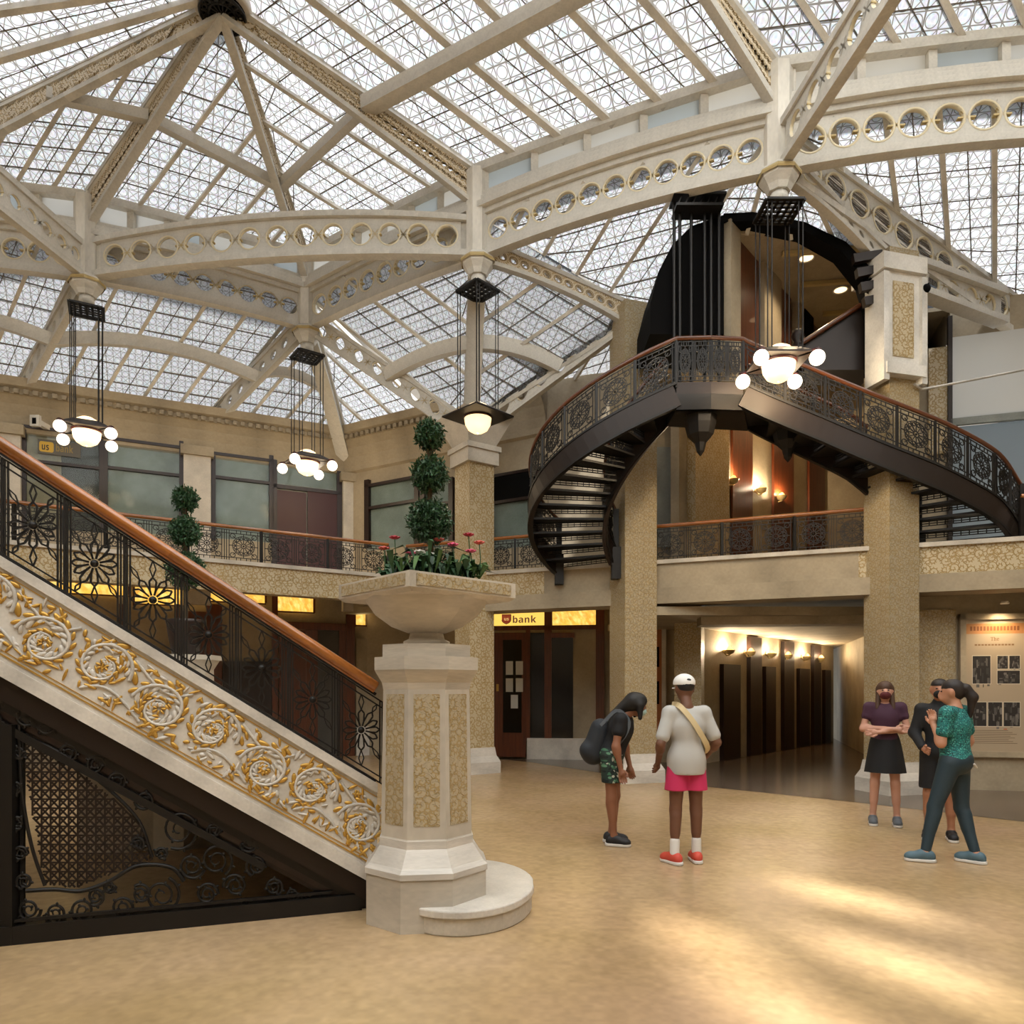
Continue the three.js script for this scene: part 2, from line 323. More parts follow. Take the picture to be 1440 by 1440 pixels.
// lower roofs
bay('lower skylight bay above the gallery cornice with five long strips', WL(297), WL(28), up(n1, .72), up(n2, .72), 5, .45, { tile: .4 });
bay('lower skylight bay above the bank gallery windows', WL(28), WL(-260), up(n0, .72), up(n1, .72), 5, .45, { tile: .4 });
bay('small corner skylight between lower rib and corner hip', WL(297), corner, corner, up(n2, .72), 4, .45, { tile: .4 });
bay('small skylight beside the corner hip under the lattice brace', cR, corner, corner, up(n2, .72), 3, .45, { tile: .4 });
bay('diamond skylight between lattice brace and the hip over the gold column', up(n2, .72), up(n3, .72), up(n3, .72), k1, 4, .5, { tile: .4 });
bay('diamond skylight between the hip over the gold column and the arched rib', k2, up(n3, .72), up(n3, .72), k1, 4, .5, { tile: .4 });
bay('skylight between the arched rib and the perimeter lattice girder', up(n3, .74), up(n4, .74), up(k2, .05), up(n3, .74), 5, .5, { tile: .45 });
bay('skylight above the dark stair portal', mixV(k2, up(n4, .7), .5), mixV(k3, up(n4, .7), .15), up(n4, .7), up(n4, .7), 4, .5, { tile: .45 });
bay('skylight between the stair post rib and the descending lattice girder', k3, up(k4, .3), up(n4, .6), up(n4, .6), 4, .5, { tile: .45 });
bay('star leaded skylight above the descending lattice girder', up(n4, .74), up(n5, .74), up(k4, .35), up(n4, .64), 7, .55, { raf: .07 });
// perimeter girders, clerestory and eaves
const segs = [[n0, n1, 8], [n1, n2, 9], [n2, n3, 9], [n3, n4, 11], [n4, n5, 10]];
const segWords = ['over the bank gallery windows', 'over the gallery corner strips', 'behind the long cross girder', 'rising from the lamp post to the stair post', 'running on beyond the stair post'];
segs.forEach(([a, b, n], k) => {
  const cam = [.08, .08, .08, .13, .14][k];
  girder('lattice_girder', 'cream lattice girder with round openings ' + segWords[k], arc(a, b, cam), (t) => arc(up(a, .7), up(b, .7), cam)(t), { n, gold: true, frac: .82, w: .18 });
  const f = thing('cornice', 'deep cream moulded fascia of the clerestory ' + segWords[k], 'cornice', null, null, 'structure');
  const off = V(b.z - a.z, 0, -(b.x - a.x)).normalize(); if (off.z < 0) off.negate();
  [[.79, .36, .1], [.88, .3, .1], [.97, .24, .08]].forEach(([h, w, hh]) => new MB().sweep(arc(up(a, h), up(b, h), cam), w, hh, 12).build('moulding', M.cream, f));
  new MB().sweep(arc(up(a, 1.45), up(b, 1.45), cam * .4), .3, .14, 12).build('eave_beam', M.cream, f);
  const np = [5, 6, 6, 5, 5][k], bt = arc(up(a, 1.02), up(b, 1.02), cam), tp = arc(up(a, 1.4), up(b, 1.4), cam * .4);
  for (let j = 0; j <= np; j++) { const t = lerp(.03, .97, j / np); new MB().beam(bt(t), tp(t), .12, .16, V(0, 0, 1)).build('clerestory_post', M.cream, f); }
  for (let j = 0; j < np; j++) { const t0 = lerp(.03, .97, j / np) + .012, t1 = lerp(.03, .97, (j + 1) / np) - .012; new MB().quad(bt(t0), bt(t1), tp(t1), tp(t0)).build('clerestory_pane', (j + k) % 3 ? M.frostWhite : M.frostBlue, f); }
});
// cross girders
girder('lattice_girder', 'long arched cross girder with a row of round openings between two lamps', arc(up(n1, .03), up(n3, .03), .17), arc(up(n1, .62), up(n3, .62), .27), { n: 13, frac: .7, w: .2 });
const xl = PH(-150, 175, HB), xr = V(4.6, HB, -3.2);
girder('lattice_girder', 'lattice girder running overhead from the lamp node by the bank gallery', line(n1, xl), line(up(n1, .55), up(xl, .62)), { n: 10, frac: .66, w: .14 });
girder('lattice_girder', 'slim lattice girder running overhead from the stair post', line(n4, xr), line(up(n4, .55), up(xr, .62)), { n: 14, frac: .66, w: .14 });
// ribs of the upper roof
const rib = (label, e, n, hb, o = {}) => girder('roof_rib', label, bez(up(A, -.02), up(mixV(A, e, .78), -.42), up(n, hb)), line(At, e), { n: 26, rows: 2, rings: false, frac: .62, w: .12, fl: .07, th: .05, t0: .1, category: 'rib', webMat: M.creamOrn, ...o });
rib('broad perforated roof rib from the round boss to the lamp post', e3, n3, .85);
rib('narrow roof rib from the round boss down to the hidden corner post', e2, n2, .9, { w: .14 });
rib('narrow roof rib from the round boss to the lamp node by the bank', e1, n1, .9, { w: .14 });
rib('broad perforated roof rib from the round boss across the gallery slope', e0, n0, .9);
girder('roof_rib', 'broad perforated roof rib rising from the stair post overhead', bez(up(q4, -.3), up(mixV(q4, e4, .7), -.5), up(n4, .8)), line(q4, e4), { n: 22, rows: 2, rings: false, frac: .62, w: .13, t0: .04, category: 'rib', webMat: M.creamOrn });
const purl = (label, f, w = .2, h = .2, n = 12) => { const g = thing('roof_purlin', label, 'purlin', null, null, 'structure'); new MB().sweep(f, w, h, n).build('beam', M.cream, g); return g; };
const onRib = (e, t) => up(mixV(At, e, t), -.22);
purl('long straight purlin crossing the wide strip skylight', line(onRib(e3, .53), up(q4, -.05)), .24, .22);
purl('arched purlin between the narrow roof ribs', arc(onRib(e1, .5), onRib(e2, .62), .0), .14, .18);
purl('arched purlin between the corner hip and the perforated rib', arc(onRib(e2, .62), onRib(e3, .53), .0), .14, .18);
purl('arched purlin across the star leaded slope', arc(onRib(e0, .45), onRib(e1, .5), .0), .14, .18);
{ // boss at the apex
  const b = thing('ceiling_boss', 'round dark pierced grille boss where the roof ribs meet', 'boss', A.clone(), null, 'structure');
  lathe([[.02, .5], [.42, .5], [.44, .1], [.40, .06], [.02, .06]], 28, M.cream, 'drum', b);
  const gm = new MB(); gm.geo(new THREE.TorusGeometry(.33, .025, 6, 28), xf(0, 0, 0, 1, 1, 1, Math.PI / 2)); gm.geo(new THREE.TorusGeometry(.2, .02, 6, 24), xf(0, 0, 0, 1, 1, 1, Math.PI / 2));
  for (let k = 0; k < 16; k++) { const a = k / 16 * 6.283; gm.beam(V(Math.cos(a) * .05, 0, Math.sin(a) * .05), V(Math.cos(a) * .33, 0, Math.sin(a) * .33), .018, .02); const c = a + .19; gm.geo(new THREE.TorusGeometry(.035, .012, 5, 10), xf(Math.cos(c) * .265, 0, Math.sin(c) * .265, 1, 1, 1, Math.PI / 2)); }
  gm.build('grille', M.iron, b); lathe([[.01, .05], [.34, .05], [.34, .055], [.01, .055]], 28, M.black, 'backing', b); lathe([[.005, -.03], [.05, -.02], [.05, .02]], 12, M.iron, 'centre_knob', b);
}
// posts and finials at the nodes
const nodeNames = [[n1, 'by the bank gallery'], [n2, 'over the gallery corner'], [n3, 'above the gold column'], [n4, 'before the dark stair portal']];
for (const [n, w] of nodeNames) {
  const g = thing('roof_post', 'cream octagonal roof post with turned finial ' + w, 'post', n.clone(), 'roof posts over the lamps', 'structure');
  lathe([[.21, -.05], [.21, 1.45], [.01, 1.45]], 8, M.cream, 'shaft', g, Math.PI / 8, true);
  lathe([[.01, -.35], [.16, -.33], [.2, -.25], [.27, -.16], [.3, -.06], [.24, 0], [.01, 0]], 8, M.cream, 'boss', g, Math.PI / 8, true);
  lathe([[.305, -.13], [.315, -.1], [.305, -.07]], 8, M.goldPaint, 'gold_band', g, Math.PI / 8, true);
  lathe([[.01, -.5], [.1, -.48], [.13, -.42], [.12, -.33], [.01, -.33]], 12, M.cream, 'finial', g);
}
// lower ribs, braces and arches
const lowRib = (label, a, b, o = {}) => girder('roof_rib', label, (o.curve || line)(up(a, -.05), up(b, -.35), o.sag || 0), line(up(a, .35), up(b, .08)), { n: 9, frac: .5, w: .13, fl: .07, rings: false, category: 'rib', ...o });
lowRib('lower roof rib down to the cornice beside the bank gallery windows', n1, WL(28), { n: 8 });
lowRib('lower roof rib down to the cornice above the gallery pilaster', n2, WL(297), { n: 8 });
lowRib('curving corner hip rib down to the gallery corner pilaster', n2, up(corner, -.4), { n: 10, w: .3, curve: (a, b) => bez(a, up(mixV(a, b, .45), .25), b) });
lowRib('pierced lattice brace falling to the gold column', n2, k1, { n: 8, rings: true, frac: .62 });
lowRib('pierced lattice brace falling from the stair pier to the gold column', k2, k1, { n: 8, rings: true, frac: .62 });
lowRib('slim hip rib above the gold column', n3, k1, { n: 10, w: .3, frac: .3 });
lowRib('arched perforated rib from the lamp post to the stair pier', n3, k2, { n: 14, frac: .5, webMat: M.creamOrn, curve: (a, b) => bez(a, up(mixV(a, b, .55), .3), b) });
lowRib('arched rib from the stair post to the bright pier', n4, k3, { n: 10, frac: .4, curve: (a, b) => bez(a, up(mixV(a, b, .6), .35), b) });
girder('lattice_girder', 'descending lattice girder with round openings beyond the stair post', line(n4, up(k4, -.3)), line(up(n4, .62), up(k4, .35)), { n: 16, frac: .72, w: .14 });
const k5 = P(1408, 434, 12.6);
girder('lattice_girder', 'short lattice girder resting on the bright pier', line(up(k3, -.25), up(k5, -.25)), line(up(k3, .2), up(k5, .25)), { n: 5, frac: .66 });
purl('arched purlin across the lower gallery skylight', arc(mixV(n1, WL(28), .5).add(V(0, -.1, 0)), mixV(n2, WL(297), .5).add(V(0, -.1, 0)), .3), .14, .24);
purl('arched purlin above the bank gallery windows', arc(mixV(n0, WL(-260), .5).add(V(0, -.1, 0)), mixV(n1, WL(28), .5).add(V(0, -.1, 0)), .3), .14, .24);
purl('short arched purlin in the corner skylight', arc(mixV(n2, WL(297), .52), mixV(n2, corner, .6), .25), .12, .2);
purl('arched tie over the gold column beside the lattice brace', arc(mixV(n2, k1, .5), mixV(n3, k1, .48), .12), .16, .26);
purl('arched tie over the gold column beside the stair pier', arc(mixV(n3, k1, .48), mixV(k2, k1, .45), .12), .16, .26);
// ---------- floor, outer walls, columns, gallery ----------
function struct(name, label, category) { const g = thing(name, label, category, null, null, 'structure'); return g; }
const FL = V(0, CAM_H, 0);
function wall(x0, d0, x1, d1) {          // a vertical plane in plan, through two points (x, distance)
  const a = V(x0, 0, -d0), b = V(x1, 0, -d1), dir = b.clone().sub(a).normalize(), nrm = V(-dir.z, 0, dir.x); if (nrm.z < 0) nrm.negate();
  const hit = (px) => { const dx = (px - CX) / F, t = a.clone().dot(nrm) / (dx * nrm.x - nrm.z); return V(dx * t, 0, -t); };
  return { a, b, dir, nrm, hit, Y: (px, py) => { const h = hit(px); return CAM_H + (CY - py) / F * -h.z; } };
}
const wallAt = (px0, d0, px1, d1) => wall((px0 - CX) / F * d0, d0, (px1 - CX) / F * d1, d1);
function panelOn(w, px0, px1, py0, py1, out, th, name, mat, parent) {
  const a = w.hit(px0), b = w.hit(px1), m = (px0 + px1) / 2, y1 = w.Y(m, py0), y0 = w.Y(m, py1);
  a.addScaledVector(w.nrm, out); b.addScaledVector(w.nrm, out);
  return new MB().wallBox(a, b, y0, y1, th).build(name, mat, parent);
}
function panelY(w, px0, px1, y0, y1, out, th, name, mat, parent) {
  const a = w.hit(px0).addScaledVector(w.nrm, out), b = w.hit(px1).addScaledVector(w.nrm, out);
  return new MB().wallBox(a, b, y0, y1, th).build(name, mat, parent);
}
// floor
{ const f = tag(mesh('floor', new MB().box(-13, -.2, -30, 14, 0, 5.2).make(), M.floor), 'polished tan speckled stone floor of the light court', 'floor', null, 'structure');
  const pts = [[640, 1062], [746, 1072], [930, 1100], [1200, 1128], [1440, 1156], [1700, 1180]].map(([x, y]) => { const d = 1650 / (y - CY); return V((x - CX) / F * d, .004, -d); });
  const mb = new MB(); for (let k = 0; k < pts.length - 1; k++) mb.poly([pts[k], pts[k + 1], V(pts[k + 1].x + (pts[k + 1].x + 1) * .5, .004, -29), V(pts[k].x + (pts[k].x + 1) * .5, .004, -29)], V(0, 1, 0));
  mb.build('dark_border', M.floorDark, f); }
// outer walls
const wL = wall(-4.04, 17.2, -10.7, 14.1), wR = wallAt(485.1, 17.2, 600, 15.97), wBank = wallAt(620, 17, 845, 16.4), wRight = wallAt(1280, 11.75, 1560, 11.2), wRightUp = wallAt(1290, 13.2, 1600, 12.2);
{ const g = struct('wall_left', 'tan gallery wall with cornice along the bank side', 'wall');
  new MB().wallBox(V(-4.04, 0, -17.2), V(-12.4, 0, -13.3), 3.88, 7.8, .3).build('upper_wall', M.plaster, g);
  new MB().wallBox(V(-4.04, 0, -17.5), V(-12.4, 0, -13.6), 0, 3.92, .3).build('shop_wall', M.plaster, g);
  const r = struct('wall_back', 'tan gallery wall turning the corner behind the gold column', 'wall');
  new MB().wallBox(V(-4.04, 0, -17.2), wR.hit(770), 3.45, 7.8, .3).build('upper_wall', M.plaster, r); new MB().wallBox(V(-4.1, 0, -17.6), V(-1.6, 0, -17.4), 0, 3.6, .3).build('shop_wall', M.plaster, r);
}
// coved cornices along the outer walls
function cove(name, label, a, b, n, s = 1) {
  const prof = [[0, 6.8], [.07, 6.84], [.07, 6.95], [.1, 7.15], [.18, 7.35], [.3, 7.5], [.33, 7.5], [.33, 7.6], [.42, 7.64], [.46, 7.8], [0, 7.85]], g = struct(name, label, 'cornice'), mb = new MB();
  const at = (p, [o, y]) => V(p.x + n.x * o * s, y, p.z + n.z * o * s);
  for (let k = 0; k < prof.length - 1; k++) mb.quad(at(a, prof[k]), at(b, prof[k]), at(b, prof[k + 1]), at(a, prof[k + 1]));
  mb.build('cove', M.plaster, g);
  const dm = new MB(), L = a.distanceTo(b), nn = Math.floor(L / .16), dir = b.clone().sub(a).normalize();
  for (let k = 0; k < nn; k++) { const c = mixV(a, b, (k + .5) / nn), p = at(c, [.36, 7.55]); dm.beam(p.clone().addScaledVector(dir, -.045), p.clone().addScaledVector(dir, .045), .08, .09); }
  dm.build('dentil_band', M.plaster, g).userData.kind = 'stuff';
  return g;
}
cove('cornice', 'deep tan coved cornice with a dentil band over the bank gallery', V(-4.04, 0, -17.2), V(-12.4, 0, -13.3), wL.nrm);
cove('cornice', 'coved cornice with dentil band behind the gold column', V(-4.04, 0, -17.2), wR.hit(770), wR.nrm);
// upper gallery shopfronts
const glassBlind = (w, px0, px1, py0, py1, g) => { panelOn(w, px0, px1, py0, py1, -.06, .02, 'roller_blind', M.blind, g); panelOn(w, px0, px1, py0, py1, .02, .008, 'pane', M.shopGlass, g); };
let winN = 100;
function shopWin(label, w, px0, px1, pyTop, pyBar, pyBot, o = {}) {
  const g = new THREE.Group(); g.name = 'window_' + (++bayCount); scene.add(g); tag(g, label, 'window', null, 'structure');
  const mid = (px0 + px1) / 2, wd = 6;
  panelOn(w, px0, px1, pyTop, pyBot, .005, .02, 'back_panel', o.back || M.blind, g);
  panelOn(w, px0 + wd, px1 - wd, pyBar + 3, pyBot, .05, .008, 'pane', M.shopGlass, g); panelOn(w, px0 + wd, px1 - wd, pyTop + 3, pyBar, .05, .008, 'transom_pane', M.shopGlass, g);
  panelOn(w, px0, px0 + wd, pyTop, pyBot, .1, .09, 'mullion', M.darkWood, g); panelOn(w, px1 - wd, px1, pyTop, pyBot, .1, .09, 'mullion', M.darkWood, g);
  panelOn(w, px0, px1, pyTop, pyTop + 4, .1, .09, 'head_rail', M.darkWood, g); panelOn(w, px0, px1, pyBar, pyBar + 4, .09, .08, 'transom_bar', M.darkWood, g);
  return g;
}
M.darkShop = std('darkShop', '#4d4a45', .5, { map: scaled(tMottle, .9) });
const tUs = canvasTex(512, 128, (x, w, h) => { x.fillStyle = '#565148'; x.fillRect(0, 0, w, h); x.fillStyle = '#c9a233'; x.beginPath(); x.roundRect(20, 18, 170, 92, 22); x.fill(); x.fillStyle = '#2a2118'; x.font = 'bold 84px sans-serif'; x.fillText('us', 44, 92); x.fillStyle = '#8a743a'; x.font = 'bold 88px sans-serif'; x.fillText('bank', 210, 94); });
const uvFit = (m) => { const p = m.geometry.attributes.position, u = m.geometry.attributes.uv, b = new THREE.Box3().setFromBufferAttribute(p), s = b.getSize(V(0, 0, 0)), L = Math.hypot(s.x, s.z), ax = s.x > s.z ? 'x' : 'z'; for (let k = 0; k < p.count; k++) { const q = v0.fromBufferAttribute(p, k); u.setXY(k, (q[ax] - b.min[ax]) / s[ax], (q.y - b.min.y) / s.y); } return m; };
{ const g = shopWin('dark bank window with a gold us sign in its transom', wL, 32, 146, 606, 652, 745, { back: M.darkShop });
  const s = std('usSign', '#ffffff', .5, { map: tUs }); uvFit(panelOn(wL, 54, 114, 622, 642, .07, .012, 'gold_sign', s, g)); }
shopWin('gallery window with grey blind between bank window and pilaster', wL, 146, 258, 622, 662, 750);
shopWin('gallery window with grey blind beside the dark red door', wL, 297, 384, 642, 674, 760);
{ const g = new THREE.Group(); g.name = 'door_1'; scene.add(g); tag(g, 'dark red double door of the gallery under a grey transom', 'door', null, 'structure');
  panelOn(wL, 384, 478, 652, 790, .005, .02, 'back_panel', M.blind, g); panelOn(wL, 388, 476, 655, 685, .05, .008, 'transom_pane', M.shopGlass, g);
  panelOn(wL, 388, 430, 692, 800, .08, .05, 'door_leaf', M.darkRed, g); panelOn(wL, 432, 474, 694, 804, .08, .05, 'door_leaf', M.darkRed, g);
  panelOn(wL, 382, 389, 648, 800, .1, .09, 'jamb', M.darkWood, g); panelOn(wL, 473, 480, 664, 806, .1, .09, 'jamb', M.darkWood, g); panelOn(wL, 384, 478, 687, 692, .1, .09, 'transom_bar', M.darkWood, g); }
shopWin('gallery window with pale blind behind the near topiary', wR, 516, 592, 676, 708, 770);
shopWin('gallery window with pale blind beside the gold column', wR, 594, 640, 676, 708, 770);
{ const g = shopWin('gallery window under a black panel behind the sweeping stair', wR, 688, 762, 664, 702, 770); panelOn(wR, 692, 760, 666, 702, .08, .03, 'black_panel', M.black, g); }
function pilaster(label, w, px0, px1, capTop) {
  const g = thing('pilaster', label, 'pilaster', null, 'pilasters of the gallery wall', 'structure'), a = w.hit(px0).addScaledVector(w.nrm, .22), b = w.hit(px1).addScaledVector(w.nrm, .22), Y = w.Y((px0 + px1) / 2, capTop);
  new MB().wallBox(a, b, 3.5, Y - .2, .22).build('shaft', M.stone, g); const e = b.clone().sub(a).normalize().multiplyScalar(.06);
  new MB().wallBox(a.clone().sub(e).addScaledVector(w.nrm, .07), b.clone().add(e).addScaledVector(w.nrm, .07), Y - .2, Y, .28).build('capital', M.plaster, g);
}
pilaster('plain stone pilaster between the two blind gallery windows', wL, 258, 296, 632);
pilaster('plain stone pilaster at the gallery corner under the hip rib', wL, 480, 512, 670);
pilaster('stone pilaster beside the dark bank window', wL, -20, 32, 600);
// gallery: fascia, floor slab, soffit
const K = V(-2.34, 0, -14.6), gL = V(-8.9, 0, -10.5), gR = V(9.0, 0, -10.15);
const nL = (() => { const d = gL.clone().sub(K).normalize(); return V(d.z, 0, -d.x).multiplyScalar(Math.sign(V(d.z, 0, -d.x).z)); })(), nR = (() => { const d = gR.clone().sub(K).normalize(), n = V(-d.z, 0, d.x); return n.z < 0 ? n.negate() : n; })();
{ const g = struct('gallery', 'gold ornamented stone gallery edge wrapping the court', 'gallery');
  new MB().wallBox(gL, K, 3.41, 3.95, .3).build('gold_fascia', M.goldStone, g);
  new MB().wallBox(gL.clone().addScaledVector(nL, .05), K.clone().addScaledVector(nL, .05), 3.9, 3.97, .4).build('coping', M.stone, g);
  const s0 = mixV(K, gR, .26), s1 = mixV(K, gR, .70), s2 = mixV(K, gR, .88);
  new MB().wallBox(K, s0, 3.43, 3.95, .3).build('gold_fascia', M.goldStone, g); new MB().wallBox(s0, s1, 3.43, 3.9, .3).build('plain_fascia', M.plaster, g);
  new MB().wallBox(s1, gR, 3.43, 3.9, .3).build('gold_fascia', M.goldStone, g);
  new MB().wallBox(K.clone().addScaledVector(nR, .05), gR.clone().addScaledVector(nR, .05), 3.86, 3.93, .4).build('coping', M.stone, g);
  new MB().wallBox(mixV(K, gR, .12).addScaledVector(nR, .07), gR.clone().addScaledVector(nR, .07), 3.15, 3.43, .6).build('lower_beam', M.plaster, g);
  const sl = new MB(); const top = 3.72, bot = 3.6;
  for (const y of [3.92, 3.87]) sl.poly([V(K.x, y, K.z - .2), V(gL.x, y, gL.z - .2), V(-12.4, y, -13.4), V(-4.04, y, -17.8)], V(0, y === 3.92 ? 1 : -1, 0));
  for (const y of [top, bot]) { sl.poly([V(K.x, y, K.z - .2), V(-4.04, y, -17.6), V(13, y, -17.6), V(13, y, -9.9), V(gR.x, y, gR.z - .2)], V(0, y === top ? 1 : -1, 0)); }
  sl.build('slab', M.plaster, g);
}
// columns
function column(label, px, d, w, yTop, o = {}) {
  const g = thing('column', label, 'column', PD(px, 0, d), null, 'structure'); g.rotation.y = o.turn || 0;
  const h = w / 2; new MB().box(-h, .5, -h, h, yTop, h).build('shaft', o.mat || M.goldDense, g);
  if (!o.noBase) { lathe([[.01, 0], [w * .95, 0], [w * .95, .22], [w * .8, .34], [w * .74, .5], [.01, .5]], 4, M.marble, 'plinth', g, Math.PI / 4, true); }
  if (o.cap) { new MB().box(-h * 1.25, yTop - .36, -h * 1.25, h * 1.25, yTop - .06, h * 1.25).build('capital', M.stone, g); new MB().box(-h * 1.38, yTop - .1, -h * 1.38, h * 1.38, yTop, h * 1.38).build('abacus', M.stone, g); }
  return g;
}
{ const g = column('gold patterned square column with capital under the flower lamp', 667, 14.0, .56, 6.36, { turn: .6, cap: true, mat: M.goldStone });
  const im = new MB(); const r = [[-.3, -.3], [.3, -.3], [.3, .3], [-.3, .3]]; im.box8([...r.map(([x, z]) => V(x, 6.36, -z)), ...r.map(([x, z]) => V(x * 1.9, 6.95, -z * 1.9))]); im.build('flared_impost', M.stone, g); }
column('tall tan pier in front of the bank entrance below the stair foot', 890, 12.75, .62, k2.y + .1, { turn: .3 });
{ const g = column('tan pier in front of which the woman with crossed arms stands', 1253, 11.3, .55, k3.y + .1, { turn: .25 });
  const w = new MB(); w.box(-.44, 6.6, .0, .26, 8.2, .34); w.build('pilaster_block', M.white, g); new MB().box(-.28, 6.75, .34, .1, 7.9, .355).build('gold_inlay', M.goldStone, g);
  for (const s of [-1, 1]) new MB().box(s * .35 - .14, 6.35, .0, s * .35 - .04, 8.0, .4).build('pilaster_edge', M.white, g);
  new MB().box(-.49, 8.05, -.3, .31, 8.3, .4).build('capital', M.white, g); new MB().box(-.45, 6.45, 0, .27, 6.62, .42).build('corbel', M.white, g); }
// ---------- ground floor: bank front ----------
const lit = (name, tex, k = 1) => { const m = new THREE.MeshStandardMaterial({ color: '#6b5a30', emissive: '#ffffff', emissiveIntensity: k, emissiveMap: tex, roughness: .6 }); m.name = name; return m; };
const tGlow = canvasTex(256, 64, (x, w, h) => { x.fillStyle = '#f0b64a'; x.fillRect(0, 0, w, h); const r = rng(4); for (let k = 0; k < 160; k++) { x.fillStyle = k % 2 ? 'rgba(255,226,140,.25)' : 'rgba(190,120,40,.2)'; x.beginPath(); x.ellipse(r() * w, r() * h, 4 + r() * 18, 2 + r() * 6, r(), 0, 7); x.fill(); } });
const tBank = canvasTex(512, 160, (x, w, h) => { x.fillStyle = '#f2bf57'; x.fillRect(0, 0, w, h); x.fillStyle = '#6e2318'; x.beginPath(); x.moveTo(112, 50); x.lineTo(196, 50); x.lineTo(196, 104); x.quadraticCurveTo(190, 130, 154, 142); x.quadraticCurveTo(118, 130, 112, 104); x.fill(); x.strokeStyle = '#30201a'; x.lineWidth = 6; x.stroke(); x.fillStyle = '#caa260'; x.font = 'bold 44px sans-serif'; x.fillText('us', 130, 108); x.fillStyle = '#4a2f22'; x.font = 'bold 92px sans-serif'; x.fillText('bank', 206, 132); });
const mGlow = lit('litTransom', tGlow, 1.0), mBank = lit('litBankSign', tBank, 1.0);
function litTransom(w, px0, px1, py0, py1, label, mat = mGlow, k = 4) {
  const g = thing('light_box_sign', label, 'lit transom', null, 'lit transoms of the ground floor shops');
  uvFit(panelOn(w, px0, px1, py0, py1, .03, .04, 'lit_panel', mat, g));
  for (const [a, b, c, d] of [[px0 - 2, px1 + 2, py0 - 2, py0], [px0 - 2, px1 + 2, py1, py1 + 2], [px0 - 3, px0, py0 - 2, py1 + 2], [px1, px1 + 3, py0 - 2, py1 + 2]]) panelOn(w, a, b, c, d, .05, .05, 'frame', M.wood, g);
  const a = w.hit(px0), b = w.hit(px1), y = w.Y((px0 + px1) / 2, (py0 + py1) / 2), L = new THREE.RectAreaLight(new THREE.Color().setRGB(1, .72, .32), k, a.distanceTo(b) * .96, Math.abs(w.Y((px0 + px1) / 2, py0) - w.Y((px0 + px1) / 2, py1)) * .9);
  L.name = 'transom_light'; const c = a.add(b).multiplyScalar(.5).addScaledVector(w.nrm, .06); L.position.set(c.x, y, c.z); L.lookAt(c.x + w.nrm.x, y, c.z + w.nrm.z); scene.add(L);
  return g;
}
{ const g = struct('wall_bank', 'bank entrance wall of timber frames and pale panels', 'wall');
  new MB().wallBox(wBank.hit(600).addScaledVector(wBank.nrm, -.1), wBank.hit(868).addScaledVector(wBank.nrm, -.1), 0, 3.6, .2).build('backing', M.corridorWall, g);
  panelOn(wBank, 806, 842, 884, 1040, .02, .06, 'pale_panel', M.plaster, g);
  panelOn(wBank, 742, 842, 1038, 1070, .12, .2, 'marble_base', M.marble, g); panelOn(wBank, 640, 694, 1030, 1064, .12, .2, 'marble_base', M.marble, g);
  for (const [a, b, y0, y1] of [[682, 690, 852, 1036], [766, 776, 852, 1040], [838, 850, 848, 1040], [740, 746, 884, 1040]]) panelOn(wBank, a, b, y0, y1, .08, .1, 'post', M.wood, g);
  panelOn(wBank, 684, 842, 880, 886, .08, .1, 'transom_rail', M.wood, g); panelOn(wBank, 684, 842, 850, 854, .08, .1, 'head_rail', M.wood, g); }
litTransom(wBank, 689, 767, 857, 880, 'glowing yellow transom reading bank with a dark shield', mBank);
litTransom(wBank, 777, 838, 855, 880, 'glowing yellow transom beside the bank sign');
{ const g = new THREE.Group(); g.name = 'door_2'; scene.add(g); tag(g, 'brown timber bank door with five paper notices on dark glass', 'door', null, 'structure');
  panelOn(wBank, 696, 740, 890, 1064, .05, .06, 'door_leaf', M.wood, g); panelOn(wBank, 708, 734, 900, 1030, .06, .02, 'pane', std('darkGlass', '#0d0d0f', .12), g);
  M.paper = std('paper', '#c9cac6', .8); for (const [x, y] of [[712, 930], [726, 930], [712, 954], [726, 954], [719, 977]]) panelOn(wBank, x, x + 10, y, y + 19, .075, .004, 'paper_notice', M.paper, g);
  panelOn(wBank, 699, 702, 962, 972, .1, .05, 'handle', M.gold, g); }
{ const g = new THREE.Group(); g.name = 'window_' + (++bayCount); scene.add(g); tag(g, 'dark tinted bank window in a timber frame', 'window', null, 'structure'); panelOn(wBank, 776, 806, 896, 1038, .04, .02, 'pane', M.darkGlass, g); panelOn(wBank, 746, 766, 890, 1038, .04, .02, 'pane', M.darkGlass, g); panelOn(wBank, 774, 808, 890, 897, .07, .05, 'head_rail', M.wood, g); }
